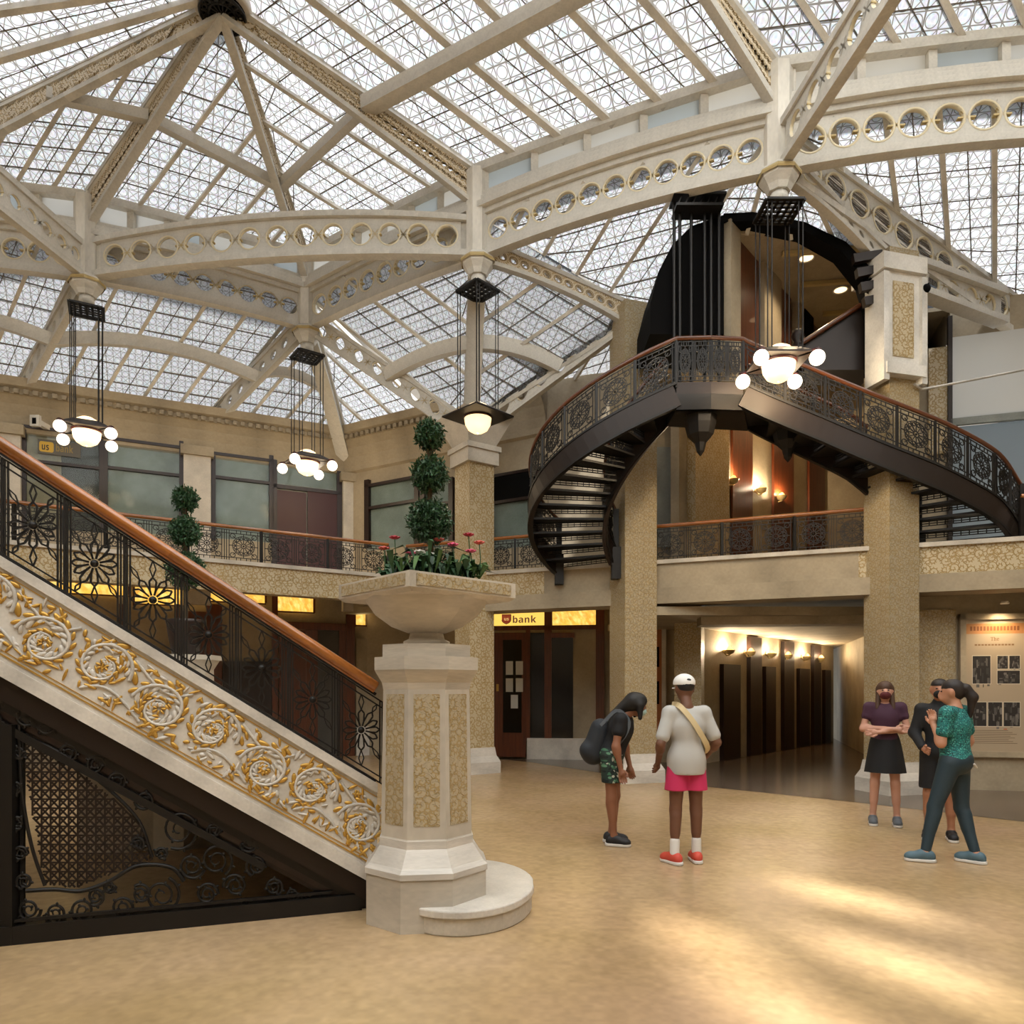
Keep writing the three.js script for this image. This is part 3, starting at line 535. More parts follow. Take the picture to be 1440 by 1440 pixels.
// ground floor shops under the bank gallery
const wShop = wall(-4.04, 17.4, -10.7, 14.3);
litTransom(wShop, 388, 440, 832, 860, 'glowing yellow transom above the brown shop door'); litTransom(wShop, 500, 566, 855, 880, 'glowing yellow transom behind the planter bowl'); litTransom(wShop, 190, 262, 812, 850, 'glowing yellow transom seen through the stair railing'); litTransom(wShop, 268, 372, 822, 846, 'long glowing transom above the handrail', mGlow, 3); litTransom(wShop, 60, 180, 800, 835, 'glowing yellow transom behind the railing near the upper steps');
{ const g = new THREE.Group(); g.name = 'door_3'; scene.add(g); tag(g, 'red brown timber shop door behind the stair railing', 'door', null, 'structure');
  panelOn(wShop, 388, 492, 876, 886, .1, .08, 'head_rail', M.wood, g); panelOn(wShop, 382, 390, 830, 1080, .1, .08, 'jamb', M.wood, g); panelOn(wShop, 486, 498, 838, 1080, .1, .08, 'jamb', M.wood, g);
  panelOn(wShop, 430, 446, 886, 1080, .08, .05, 'stile', M.wood, g); panelOn(wShop, 476, 488, 886, 1080, .08, .05, 'stile', M.wood, g); panelOn(wShop, 446, 478, 886, 1060, .04, .02, 'pane', M.darkShop, g); panelOn(wShop, 392, 430, 886, 1075, .06, .04, 'door_leaf', M.wood, g);
  for (const [a, b] of [[290, 312], [245, 253], [168, 176]]) panelOn(wShop, a, b, 850, 1080, .1, .08, 'post', M.wood, g); panelOn(wShop, 254, 290, 860, 1000, .06, .05, 'brown_panel', M.wood, g); panelOn(wShop, 313, 382, 930, 1060, .05, .04, 'dark_panel', M.darkWood, g); panelOn(wShop, 500, 640, 900, 1020, .05, .04, 'grey_panel', M.corridorWall, g); panelOn(wShop, 500, 640, 1020, 1085, .08, .06, 'marble_base', M.marble, g); }
// ---------- corridor behind the piers ----------
const wCor = wallAt(985, 15.4, 1170, 22);
{ const g = struct('wall_corridor', 'brown panelled corridor wall receding behind the piers', 'wall');
  new MB().wallBox(wCor.hit(984).addScaledVector(wCor.nrm, 0), wCor.hit(1172), 0, 3.05, .2).build('wall_face', M.corridorWall, g);
  [[1012, 1036], [1050, 1066], [1072, 1086], [1098, 1112], [1120, 1134], [1140, 1150], [1156, 1164]].forEach(([a, b], k) => panelY(wCor, a, b, 0, k % 2 ? 2.9 : 2.2, .1, .1, 'dark_pilaster', M.darkWood, g));
  new MB().box(2.2, 2.95, -30, 12, 3.1, -12.6).build('corridor_ceiling', M.plaster, g);
  new MB().wallBox(PD(1160, 0, 24), PD(1300, 0, 24), 0, 3.1, .2).build('end_wall', M.corridorWall, g);
  new MB().wallBox(PD(986, 0, 12.9), PD(1230, 0, 12.6), 2.8, 3.1, .5).build('soffit_beam', M.corridorWall, g);
  new MB().wallBox(V(7.6, 0, -13), V(13, 0, -30), 0, 3.1, .3).build('side_wall', M.corridorWall, g);
  new MB().wallBox(PD(868, 0, 16.4), PD(984, 0, 15.4), 0, 3.6, .2).build('lobby_wall', M.corridorWall, g); }
{ const w = wallAt(1160, 23.9, 1300, 23.9), g = struct('door_4', 'dark far corridor doors between bright daylight slits', 'door');
  panelOn(w, 1174, 1206, 905, 1040, .04, .06, 'door_leaf', M.darkWood, g); panelOn(w, 1176, 1206, 926, 936, .08, .04, 'sign_band', M.plaster, g);
  for (const [a, b, y0, y1] of [[1166, 1172, 946, 1034], [1207, 1216, 946, 972], [1219, 1224, 905, 1034]]) panelOn(w, a, b, y0, y1, .05, .02, 'pane', std('daylightWindow' + a, '#808890', .5, { emissive: '#dfe6ee', emissiveIntensity: .45 }), g); }
{ const g = thing('pilaster', 'gold patterned pier between lobby and corridor', 'pilaster', null, null, 'structure'); new MB().wallBox(PD(948, 0, 14.2), PD(986, 0, 14.0), 0, 3.6, .5).build('shaft', M.goldDense, g); new MB().wallBox(PD(942, 0, 14.1), PD(992, 0, 13.9), 0, .3, .6).build('plinth', M.marble, g); }
{ const w = wallAt(868, 16.3, 984, 15.3), g = thing('wall_display', 'tall narrow lobby display with two dark pictures', 'display'); panelOn(w, 917, 936, 860, 1040, .05, .04, 'red_panel', std('terracotta', '#a8683f', .7), g); panelOn(w, 918, 928, 910, 938, .06, .02, 'picture', M.black, g); panelOn(w, 918, 928, 958, 990, .06, .02, 'picture', M.black, g); panelOn(w, 932, 938, 880, 1030, .07, .03, 'frame', M.stone, g); }
// wall with the history poster
{ const g = struct('wall_right', 'grey brown court wall beside the pier with a poster board', 'wall');
  new MB().wallBox(wRight.hit(1282), wRight.hit(1640), 0, 3.5, .2).build('wall_face', M.corridorWall, g);
  panelOn(wRight, 1288, 1342, 858, 1062, .06, .06, 'gold_panel', M.goldDense, g); panelY(wRight, 1282, 1640, 0, .55, .05, .05, 'dado', M.corridorWall, g); panelY(wRight, 1282, 1640, .55, .62, .08, .08, 'dado_rail', M.corridorWall, g); }
const tPoster = canvasTex(512, 1024, (x, w, h) => {
  x.fillStyle = '#a9977f'; x.fillRect(0, 0, w, h); x.fillStyle = '#b07a4a'; x.fillRect(0, 30, w, 80); x.fillStyle = '#7c4a26'; x.font = 'bold 44px serif'; x.textAlign = 'center';
  for (let k = 0; k < 15; k++) x.fillRect(40 + k * 29, 52, 20, 34);
  x.fillStyle = '#7a5c3c'; x.font = 'bold 40px serif'; x.fillText('The', w / 2, 165); for (let k = 0; k < 12; k++) x.fillRect(80 + k * 29, 190, 22, 12);
  const ph = (a, b, c, d, s) => { x.fillStyle = '#241f1c'; x.fillRect(a, b, c, d); const r = rng(s); for (let k = 0; k < 26; k++) { const g = 30 + r() * 85 | 0; x.fillStyle = `rgb(${g},${g * .95 | 0},${g * .9 | 0})`; x.fillRect(a + r() * c * .85, b + r() * d * .85, c * .15 * r() + 4, d * .3 * r() + 4); } x.strokeStyle = '#d0c3ac'; x.lineWidth = 5; x.strokeRect(a, b, c, d); };
  ph(60, 280, 160, 220, 1); ph(275, 280, 95, 105, 2); ph(378, 280, 95, 105, 3); ph(275, 395, 198, 105, 4); ph(60, 640, 125, 190, 5); ph(195, 640, 125, 190, 6); ph(330, 640, 143, 190, 7);
  x.fillStyle = '#6d5a45'; for (let k = 0; k < 8; k++) x.fillRect(70, 860 + k * 14, 300 + (k * 37) % 90, 4); x.fillStyle = '#b35a30'; x.fillRect(330, 846, 30, 8);
});
{ const g = thing('poster_board', 'tall framed history poster with rows of dark photographs', 'poster'); const m = std('posterPrint', '#ffffff', .6, { map: tPoster });
  uvFit(panelOn(wRight, 1354, 1436, 872, 1056, .1, .03, 'print', m, g)); for (const [a, b, c, d] of [[1346, 1442, 864, 872], [1346, 1442, 1056, 1064], [1346, 1354, 864, 1064], [1436, 1444, 864, 1064]]) panelOn(wRight, a, b, c, d, .13, .1, 'frame', M.corridorWall, g); }
// upper wall beyond the bright pier
{ const g = struct('wall_right', 'upper gallery wall beyond the bright pier with a large pale blind', 'wall'), w = wRightUp;
  new MB().wallBox(w.hit(1240), w.hit(1304), 3.6, 8.0, .25).build('wall_face', M.plaster, g); new MB().wallBox(w.hit(1304), w.hit(1336), 3.6, w.Y(1318, 492), .25).build('wall_face', M.plaster, g); new MB().wallBox(w.hit(1304), w.hit(1336), w.Y(1318, 432), 8.6, .25).build('wall_face', M.plaster, g);
  { const a = w.hit(1304).addScaledVector(w.nrm, -.25), b = w.hit(1336).addScaledVector(w.nrm, -.25), y0 = w.Y(1318, 492), y1 = w.Y(1318, 432), bk = V(-w.nrm.x * 1.6, 0, -w.nrm.z * 1.6), c = (p, y, t) => V(p.x + bk.x * t, y, p.z + bk.z * t), rc = new MB(); rc.quad(c(a, y0, 1), c(b, y0, 1), c(b, y1, 1), c(a, y1, 1)); rc.quad(c(a, y0, 0), c(a, y0, 1), c(a, y1, 1), c(a, y1, 0)); rc.quad(c(b, y0, 0), c(b, y0, 1), c(b, y1, 1), c(b, y1, 0)); rc.quad(c(a, y0, 0), c(b, y0, 0), c(b, y0, 1), c(a, y0, 1)); rc.quad(c(a, y1, 0), c(b, y1, 0), c(b, y1, 1), c(a, y1, 1)); rc.build('recess', M.plaster, g); } new MB().wallBox(w.hit(1336), w.hit(1640), w.Y(1440, 462) - .02, 8.7, .25).build('wall_face', M.plaster, g); new MB().wallBox(w.hit(1336), w.hit(1640), 3.6, 3.9, .25).build('wall_face', M.plaster, g);
  panelOn(w, 1304, 1330, 492, 640, .1, .1, 'pilaster', M.goldStone, g); }
{ const g = new THREE.Group(), w = wRightUp; g.name = 'window_' + (++bayCount); scene.add(g); tag(g, 'large gallery window with a pale roller blind over blue grey glass', 'window', null, 'structure');
  { const a = w.hit(1336).addScaledVector(w.nrm, .12), b = w.hit(1600).addScaledVector(w.nrm, .12), y1 = w.Y(1468, 462), y0 = w.Y(1468, 584); new MB().quad(V(a.x, y0, a.z), V(b.x, y0, b.z), V(b.x, y1, b.z), V(a.x, y1, a.z)).build('roller_blind', M.blindSun, g); } panelOn(w, 1334, 1600, 580, 590, .16, .08, 'blind_bar', M.blind, g); panelOn(w, 1338, 1600, 590, 770, .06, .02, 'pane', M.frostPale, g); panelOn(w, 1330, 1336, 450, 770, .16, .1, 'jamb', M.ironBrown, g);
  const rod = new MB(); rod.tube([P(1286, 540, 11.0), P(1296, 548, 11.1), P(1440, 520, 12.0), P(1600, 500, 12.6)], .02, 8); tag(rod.build('tie_rod', M.white), 'thin white tie rod in front of the pale blind', 'rod', null, 'structure'); }
{ const a = P(50, 592, 14.2), g = thing('exit_sign', 'small white wall box with a dark figure under the cornice', 'sign', a); new MB().box(-.09, -.11, -.04, .09, .11, .04).build('case', M.white, g); new MB().box(-.04, -.07, .04, .04, .05, .046).build('dark_mark', M.black, g); new MB().box(-.05, -.05, -.5, .05, .05, -.04).build('bracket', M.white, g); }
{ const a = P(1302, 406, 11.0), g = thing('security_camera', 'small black camera on the short lattice girder', 'camera', a); const m = new MB(); m.geo(new THREE.SphereGeometry(.07, 12, 10), xf(0, 0, 0)); m.build('dome', M.black, g); new MB().beam(V(.03, .02, 0), V(.08, .12, -.1), .05, .05).build('bracket', M.black, g); }
// the walls of the light well that rise outside, above the glass roof
for (const [nm, lb, a, b] of [['exterior_wall', 'pale brick light well wall with rows of windows beyond the gallery roof', V(-20, 0, -24), V(22, 0, -24)], ['exterior_wall', 'pale brick light well wall with rows of windows above the bank side', V(-20, 0, 6), V(-20, 0, -24)]]) {
  const g = struct(nm, lb, 'wall'), L = a.distanceTo(b), dir = b.clone().sub(a).normalize(), n = V(-dir.z, 0, dir.x), s = n.dot(V(0, 0, -8).sub(a)) > 0 ? 1 : -1; n.multiplyScalar(s);
  new MB().beam(V(a.x, 18, a.z).addScaledVector(n, -.3), V(b.x, 18, b.z).addScaledVector(n, -.3), .6, 20).build('brick_face', M.glazedBrick, g);
  const wg = (() => { const m = new MB(); m.box(-.8, -1.2, -.05, .8, 1.2, .05); return m.make(); })();
  for (let y = 11; y < 27; y += 4) for (let x = 2; x < L - 1; x += 3.2) { const m = mesh('window_pane', wg, M.darkGlass, g), p = a.clone().addScaledVector(dir, x).addScaledVector(n, .06); m.position.set(p.x, y, p.z); m.rotation.y = Math.atan2(n.x, n.z); }
}
// rest of the court around the camera
{ const g = struct('wall_rear', 'plain pale court walls around the viewer', 'wall');
  new MB().box(-13, 0, 4.2, 14, 10.6, 4.5).build('wall_face', M.plaster, g); new MB().box(-12.9, 0, -13.5, -12.5, 10.6, 4.5).build('wall_side', M.plaster, g);
  new MB().box(9.6, 0, -9.6, 9.9, 10.6, 4.5).build('wall_side', M.plaster, g); new MB().wallBox(V(9.7, 0, -9.6), V(13, 0, -14.5), 0, 9.2, .3).build('wall_side', M.plaster, g);
  const b0 = V(-12.4, 10.6, 4.2), b5 = V(9.7, 10.6, 4.2);
  bay('skylight slope over the stair head', e0, b0, rTop, At, 14, .8, { raf: .1, tile: .62 }); bay('skylight slope above the viewer', b0, b5, rTop, rTop, 9, 1.0, { raf: .1, tile: .62, mat: M.glassPlain });
  const pw = bay('skylight slope over the poster wall', b5, e5, q5, rTop, 12, 1.0, { raf: .1, tile: .62, mat: M.glassPlain });
  { const sd = V(.36, .9, .16).normalize(), pl = planeOf(b5, e5, rTop), ps = [[1650 / 332, 880], [1650 / 282, 1180], [1650 / 382, 1320], [1650 / 455, 940]].map(([d, px]) => { const o = PD(px, 0, d), t = -(pl.normal.dot(o) + pl.constant) / pl.normal.dot(sd); return o.addScaledVector(sd, t); });
    for (const p of ps) { let best = null, bd = 9; for (const c of pw.children) if (c.name === 'pane') { c.geometry.computeBoundingSphere(); const q = c.geometry.boundingSphere.center.distanceTo(p); if (q < bd) { bd = q; best = c; } } if (best) best.material = M.glassClear; } }
  new MB().box(8.5, 10.62, -9.9, 10, 10.8, 4.5).build('eave_slab', M.plaster, g); bay('narrow skylight at the roof ridge', q4, q5, rTop, rTop, 3, 1.0, { raf: .1, tile: .62, mat: M.glassPlain });
}
// ---------- grand staircase with gilded stringer, iron railing, newel planter ----------
const SN = V(.327, 0, .945), Sd = (X) => 5.24 + .346 * (X + 1.1), Sp = (X, Y, out = 0) => V(X, Y, -Sd(X)).addScaledVector(SN, out);
const Ytop = (X) => 2.47 - .69 * (X + 3.24), XS0 = -1.0, XS1 = -4.75;
const onS = (px, py, out = 0) => { const m = (px - CX) / F, d = (5.24 + .346 * 1.1) / (1 - .346 * m); return Sp(m * d, CAM_H + (CY - py) / F * d, out); };
{ const g = thing('grand_staircase', 'broad white marble staircase with gilded scrollwork stringer rising from the newel', 'staircase');
  const slab = (y0, y1, out, th, name, mat, x0 = XS0, x1 = XS1) => { const q = []; for (const o of [y0, y1]) q.push(Sp(x0, Ytop(x0) + o, out), Sp(x1, Ytop(x1) + o, out), Sp(x1, Ytop(x1) + o, out - th), Sp(x0, Ytop(x0) + o, out - th)); return new MB().box8(q).build(name, mat, g); };
  slab(-.71, 0, 0, .2, 'stringer', M.marble); slab(-.05, .02, .025, .25, 'coping', M.marble); slab(-.74, -.64, .02, .22, 'lower_moulding', M.marble);
  slab(-.605, -.593, .008, .012, 'gold_fillet', M.gold); slab(-.575, -.568, .006, .012, 'gold_fillet', M.gold); slab(-.085, -.078, .006, .012, 'gold_fillet', M.gold);
  slab(-.9, -.74, -.04, .16, 'dark_moulding', M.ironBrown); slab(-.97, -.9, -.08, .14, 'dark_moulding', M.iron); slab(-1.06, -.97, -.12, .1, 'dark_moulding', M.ironBrown);
  const leaf = new THREE.SphereGeometry(1, 7, 5);
  for (let k = 0; k < 12; k++) {                                          // running acanthus scrolls
    const xc = -1.12 - k * .315, sgn = k % 2 ? 1 : -1, yc = Ytop(xc) - .33 + sgn * .035, st = new MB(), gd = new MB(), R = .175, r = rng(400 + k), pts = [], a0 = sgn > 0 ? -.6 : 2.6;
    for (let t = 0; t <= 1.001; t += .03) { const a = a0 + sgn * t * 8.6, q = R * (1 - t * .8); pts.push(Sp(xc + Math.cos(a) * q, yc + Math.sin(a) * q, .006)); }
    st.tube(pts, (t) => .015 * (1 - t * .5), 6);
    const put = (mb, x, y, ang, L, W, H = .012) => { const u = V(.945, 0, -.327).multiplyScalar(Math.cos(ang)).add(V(0, Math.sin(ang), 0)), w = SN.clone().cross(u); mb.geo(leaf, new THREE.Matrix4().makeBasis(u.multiplyScalar(L), w.multiplyScalar(W), SN.clone().multiplyScalar(H)).setPosition(Sp(x, y, .004))); };
    for (let t = .02; t < .97; t += .05) { const a = a0 + sgn * t * 8.6, q = R * (1 - t * .8) + .022; for (const s of [0, 1]) { const aa = a + (s ? .12 : 0), qq = q - s * .045, L = .04 * (1 - t * .45) * (.8 + r() * .5); put(s ? st : gd, xc + Math.cos(aa) * qq, yc + Math.sin(aa) * qq, aa + 1.57 + sgn * (s ? -.5 : .55), L, L * .42); } }
    for (let j = 0; j < 7; j++) put(gd, xc + Math.cos(j * .9) * .028, yc + Math.sin(j * .9) * .028, j * .9, .02, .009);
    for (let j = 0; j < 30; j++) { const x = xc + (r() - .5) * .32, up_ = r() > .5 ? 1 : -1, y = Ytop(x) - .33 + up_ * (.13 + r() * .1); put(r() > .3 ? gd : st, x, y, r() * 6.28, .02 + r() * .03, .008 + r() * .007); }
    for (let j = 0; j < 26; j++) { const a = r() * 6.28, q = r() * .15; put(r() > .3 ? gd : st, xc + Math.cos(a) * q, yc + Math.sin(a) * q, a + 1.2 * sgn, .016 + r() * .024, .007 + r() * .006); }
    const ln = []; for (let t = 0; t <= 1; t += .1) { const x = lerp(xc + .2, xc - .13, t); ln.push(Sp(x, Ytop(x) - .33 - sgn * (.2 - .1 * Math.sin(t * 3.14)), .004)); } st.tube(ln, .011, 5);
    gd.build('gold_scroll', M.gold, g).userData.kind = 'stuff'; st.build('marble_scroll', M.marble, g).userData.kind = 'stuff';
  }
  for (let k = 0; k < 15; k++) { const x1 = XS0 - .05 - k * .246, x0 = x1 - .246, y = .17 * (k + 2) - .02, q = []; if (x0 < XS1) break; for (const yy of [y - .17, y]) q.push(Sp(x1, yy, -.2), Sp(x0 - .02, yy, -.2), Sp(x0 - .02, yy, -2.7), Sp(x1, yy, -2.7)); new MB().box8(q).build('step', M.marble, g); }
  { const q = []; for (const o of [-1.0, -.72]) q.push(Sp(XS0, Ytop(XS0) + o, -2.7), Sp(XS1, Ytop(XS1) + o, -2.7), Sp(XS1, Ytop(XS1) + o, -2.82), Sp(XS0, Ytop(XS0) + o, -2.82)); new MB().box8(q).build('far_stringer', M.marble, g); }
  new MB().prism([Sp(-1.2, 0, -2.72), Sp(-3.4, 0, -2.72), Sp(-3.4, Ytop(-3.4) - .9, -2.72), Sp(-1.2, Ytop(-1.2) - .9, -2.72)], SN.clone().multiplyScalar(-.1)).build('far_spandrel', M.stone, g);
  { const q = []; for (const o of [-1.02, -.95]) q.push(Sp(XS0, Ytop(XS0) + o, -.1), Sp(XS1, Ytop(XS1) + o, -.1), Sp(XS1, Ytop(XS1) + o, -2.7), Sp(XS0, Ytop(XS0) + o, -2.7)); new MB().box8(q).build('timber_soffit', M.darkWood, g); }
  // curved bottom step beside the newel
  const st = new THREE.Shape(); for (let k = 0; k <= 40; k++) { const a = k / 40 * 6.2832, x = Math.cos(a) * .53, y = Math.sin(a) * .72; k ? st.lineTo(x, y) : st.moveTo(x, y); }
  const mk = (s, h, y, name, mat) => { const e = new THREE.ExtrudeGeometry(st, { depth: h - .02, bevelEnabled: true, bevelSize: .01, bevelThickness: .01, bevelSegments: 2 }); e.rotateX(-Math.PI / 2); e.scale(s, 1, s); const m = mesh(name, e, mat, g); m.position.set(-.37, y + .01, -5.42); return m; };
  mk(.97, .12, 0, 'round_riser', M.stone); mk(1, .055, .12, 'round_tread', M.marble);
}
// iron railing of rosettes
{ const g = thing('stair_railing', 'black iron stair railing of twelve petal rosettes under a polished wooden handrail', 'railing');
  const b = .0105, bt = .016;
  for (let k = 0; k < 11; k++) {
    const xc = -1.1 - k * .332, yc = Ytop(xc) + .345, mb = new MB(), o = -.09, L = (x0, y0, x1, y1, w = b) => mb.beam(Sp(xc + x0, yc + y0, o), Sp(xc + x1, yc + y1, o), bt, w, V(.327, 0, .945).cross(V(x1 - x0, y1 - y0, 0)).normalize());
    const top = (x) => Ytop(xc + x) + .655 - yc, bot = (x) => Ytop(xc + x) + .035 - yc;
    for (const s of [-1, 1]) for (const e of [.163, .148, .131]) { if (s > 0 && e > .16) continue; L(s * e, bot(s * e), s * e, top(s * e), e > .16 ? .016 : b); }
    for (const f of [bot, top]) for (const e of [0, f === bot ? .045 : -.045]) L(-.163, f(-.163) + e, .163, f(.163) + e);
    for (let j = 0; j < 12; j++) {
      const a = j / 12 * 6.2832, c = Math.cos(a), s = Math.sin(a), R = Math.abs(c) > .8 ? .13 : .152, q = (r, w) => [c * r - s * w, s * r + c * w], pl = [[.03, .008], [.06, .0165], [R - .026, .0205], [R, 0], [R - .026, -.0205], [.06, -.0165], [.03, -.008]];
      for (let i = 0; i < 6; i++) { const p = q(...pl[i]), n = q(...pl[i + 1]); L(p[0], p[1], n[0], n[1], .0115); }
      if (Math.abs(s) > .4) { // tie from the petal to the frame
        let r1 = R; while (r1 < .6) { const x = c * r1, y = s * r1; if (Math.abs(x) > .131 || y > top(x) - .045 || y < bot(x) + .045) break; r1 += .004; }
        const m = R + (r1 - R) * .5, w = Math.abs(c) < .1 ? .018 : .013; if (r1 - R > .03) for (const e of [-1, 1]) { const p = q(R, 0), n = q(m, w * e), z = q(r1, 0); L(p[0], p[1], n[0], n[1], .008); L(n[0], n[1], z[0], z[1], .008); } }
    }
    mb.geo(new THREE.SphereGeometry(.026, 10, 8), xf(...Sp(xc, yc, o).toArray()));
    mb.build('rosette_panel', M.iron, g);
  }
  const hx = [XS0 - .0, XS1], rail = new MB(); rail.beam(Sp(hx[0], Ytop(hx[0]) + .68, -.09), Sp(hx[1], Ytop(hx[1]) + .68, -.09), .06, .022); rail.build('top_bar', M.iron, g);
  const h = new MB(), hp = (s, n) => [0, 1].map((t) => Sp(lerp(hx[0], hx[1], t), Ytop(lerp(hx[0], hx[1], t)) + s, -.09 + n)); h.tube(hp(.74, .03), .04, 14); h.tube(hp(.74, -.03), .04, 14); h.tube(hp(.725, 0), .048, 14); h.build('handrail', M.rail, g);
  const low = new MB(); low.beam(Sp(hx[0], Ytop(hx[0]) + .03, -.09), Sp(hx[1], Ytop(hx[1]) + .03, -.09), .05, .022); low.build('bottom_bar', M.iron, g);
}
// scrolled iron grille below the stair
{ const g = thing('iron_grille', 'dark wrought iron scroll grille closing the space under the marble stringer', 'grille'), o = -.1;
  const fr = new MB(); const topY = (X) => Ytop(X) - 1.04;
  fr.beam(Sp(-1.1, .06, o), Sp(-4.7, .06, o), .1, .12); fr.beam(Sp(-1.3, .15, o + .02), Sp(-4.7, .15, o + .02), .03, .02); fr.beam(Sp(-3.22, 0, o), Sp(-3.22, topY(-3.22), o), .08, .09, V(1, 0, 0)); fr.beam(Sp(-3.15, .1, o), Sp(-3.15, topY(-3.15), o), .02, .025, V(1, 0, 0));
  fr.beam(Sp(-1.75, topY(-1.75) - .03, o), Sp(-4.7, topY(-4.7) - .03, o), .05, .05); fr.build('frame', M.iron, g);
  const poly = [[18, 1035], [70, 1055], [190, 1155], [214, 1215], [160, 1232], [100, 1256], [56, 1250], [30, 1100]].map(([x, y]) => [x, y]);
  const inside = (x, y) => { let c = false; for (let i = 0, j = poly.length - 1; i < poly.length; j = i++) { const [xi, yi] = poly[i], [xj, yj] = poly[j]; if ((yi > y) !== (yj > y) && x < (xj - xi) * (y - yi) / (yj - yi) + xi) c = !c; } return c; };
  const lt = new MB(), bar = (x0, y0, x1, y1, w) => lt.beam(onS(x0, y0, o), onS(x1, y1, o), .012, w * .0047, V(.327, 0, .945));
  const clip = (x0, y0, x1, y1, w) => { let s = null; const n = 90; for (let k = 0; k <= n + 1; k++) { const x = lerp(x0, x1, k / n), y = lerp(y0, y1, k / n), i = k <= n && inside(x, y); if (i && s === null) s = k; if (!i && s !== null) { if (k - s > 1) bar(lerp(x0, x1, s / n), lerp(y0, y1, s / n), lerp(x0, x1, (k - 1) / n), lerp(y0, y1, (k - 1) / n), w); s = null; } } };
  for (let k = -12; k < 30; k++) { const c = k * 13; clip(c - 120, 1020, c + 130, 1270, 1.4); clip(c + 130, 1020, c - 120, 1270, 1.4); clip(c, 1020, c, 1270, 1); clip(0, 1010 + k * 13, 230, 1010 + k * 13, 1); }
  lt.build('lattice', M.ironBrown, g);
  const sp = (px, py, R, dir, a0, turns = 2.1, w = 2.4) => { const mb = new MB(), pts = []; for (let t = 0; t <= 1.001; t += .025) { const a = a0 + dir * t * turns * 6.283, q = R * (1 - t * .84); pts.push(onS(px + Math.cos(a) * q, py + Math.sin(a) * q, o + .012)); } mb.tube(pts, (t) => (w * (1 - t * .55)) * .0047, 6);
    for (let t = .05; t < .9; t += .14) { const a = a0 + dir * t * turns * 6.283, q = R * (1 - t * .84) + 2; const p = onS(px + Math.cos(a) * q, py + Math.sin(a) * q, o + .015); mb.geo(new THREE.SphereGeometry(1, 6, 5), xf(p.x, p.y, p.z, .018 * (1 - t * .5), .010, .008, 0, 0, -a)); }
    mb.build('scroll', M.iron, g); };
  const list = [[35, 1285, 17, 1, 0], [72, 1290, 16, -1, 3], [112, 1286, 19, 1, .5], [130, 1266, 13, -1, 2], [168, 1282, 18, -1, 2], [195, 1262, 14, 1, 4], [225, 1264, 27, 1, -1.2], [250, 1170, 29, -1, 2], [268, 1222, 19, 1, .3], [303, 1214, 24, -1, 1], [330, 1250, 17, 1, 3], [290, 1262, 16, -1, 0], [360, 1222, 15, 1, 2], [385, 1252, 13, -1, 1], [350, 1190, 13, -1, 3], [412, 1262, 9, 1, 0], [430, 1268, 7, -1, 2], [30, 1008, 14, 1, 1], [60, 1022, 12, -1, 3], [92, 1062, 15, 1, 2], [130, 1078, 14, -1, 0], [162, 1102, 15, 1, 2], [200, 1128, 14, -1, 3], [20, 1060, 10, 1, 0], [15, 1110, 9, -1, 2], [18, 1160, 10, 1, 1], [22, 1205, 11, -1, 0], [28, 1245, 12, 1, 2], [190, 1190, 10, -1, 1], [300, 1172, 11, 1, 2], [225, 1205, 9, 1, 3], [150, 1252, 9, 1, 0], [255, 1292, 10, 1, 0], [345, 1275, 8, -1, 2], [0, 985, 10, -1, 0]];
  list.forEach((a) => sp(...a));
  { const r = rng(61); for (let x = -18; x > -330; x -= 34) for (let y = 1300; y > 985 - (x + 330) * 0 && y > 940; y -= 40) sp(x - r() * 8, y - r() * 8 + Math.max(0, -x) * .06, 15 + r() * 4, r() > .5 ? 1 : -1, r() * 6, 1.9); }
  const cv = (pts, w, name) => { const mb = new MB(), f = spline(pts.map(([x, y]) => onS(x, y, o + .01))), q = []; for (let t = 0; t <= 1.001; t += .03) q.push(f(t)); mb.tube(q, w * .0047, 6); mb.build(name, M.iron, g); };
  cv([[20, 1020], [25, 1120], [40, 1200], [58, 1252]], 2.6, 'border_curve'); cv([[30, 1258], [70, 1256], [110, 1258], [150, 1244], [190, 1222], [240, 1225], [258, 1245]], 3, 'border_curve'); cv([[20, 1034], [75, 1058], [140, 1105], [192, 1158], [212, 1212]], 2.4, 'border_curve');
}
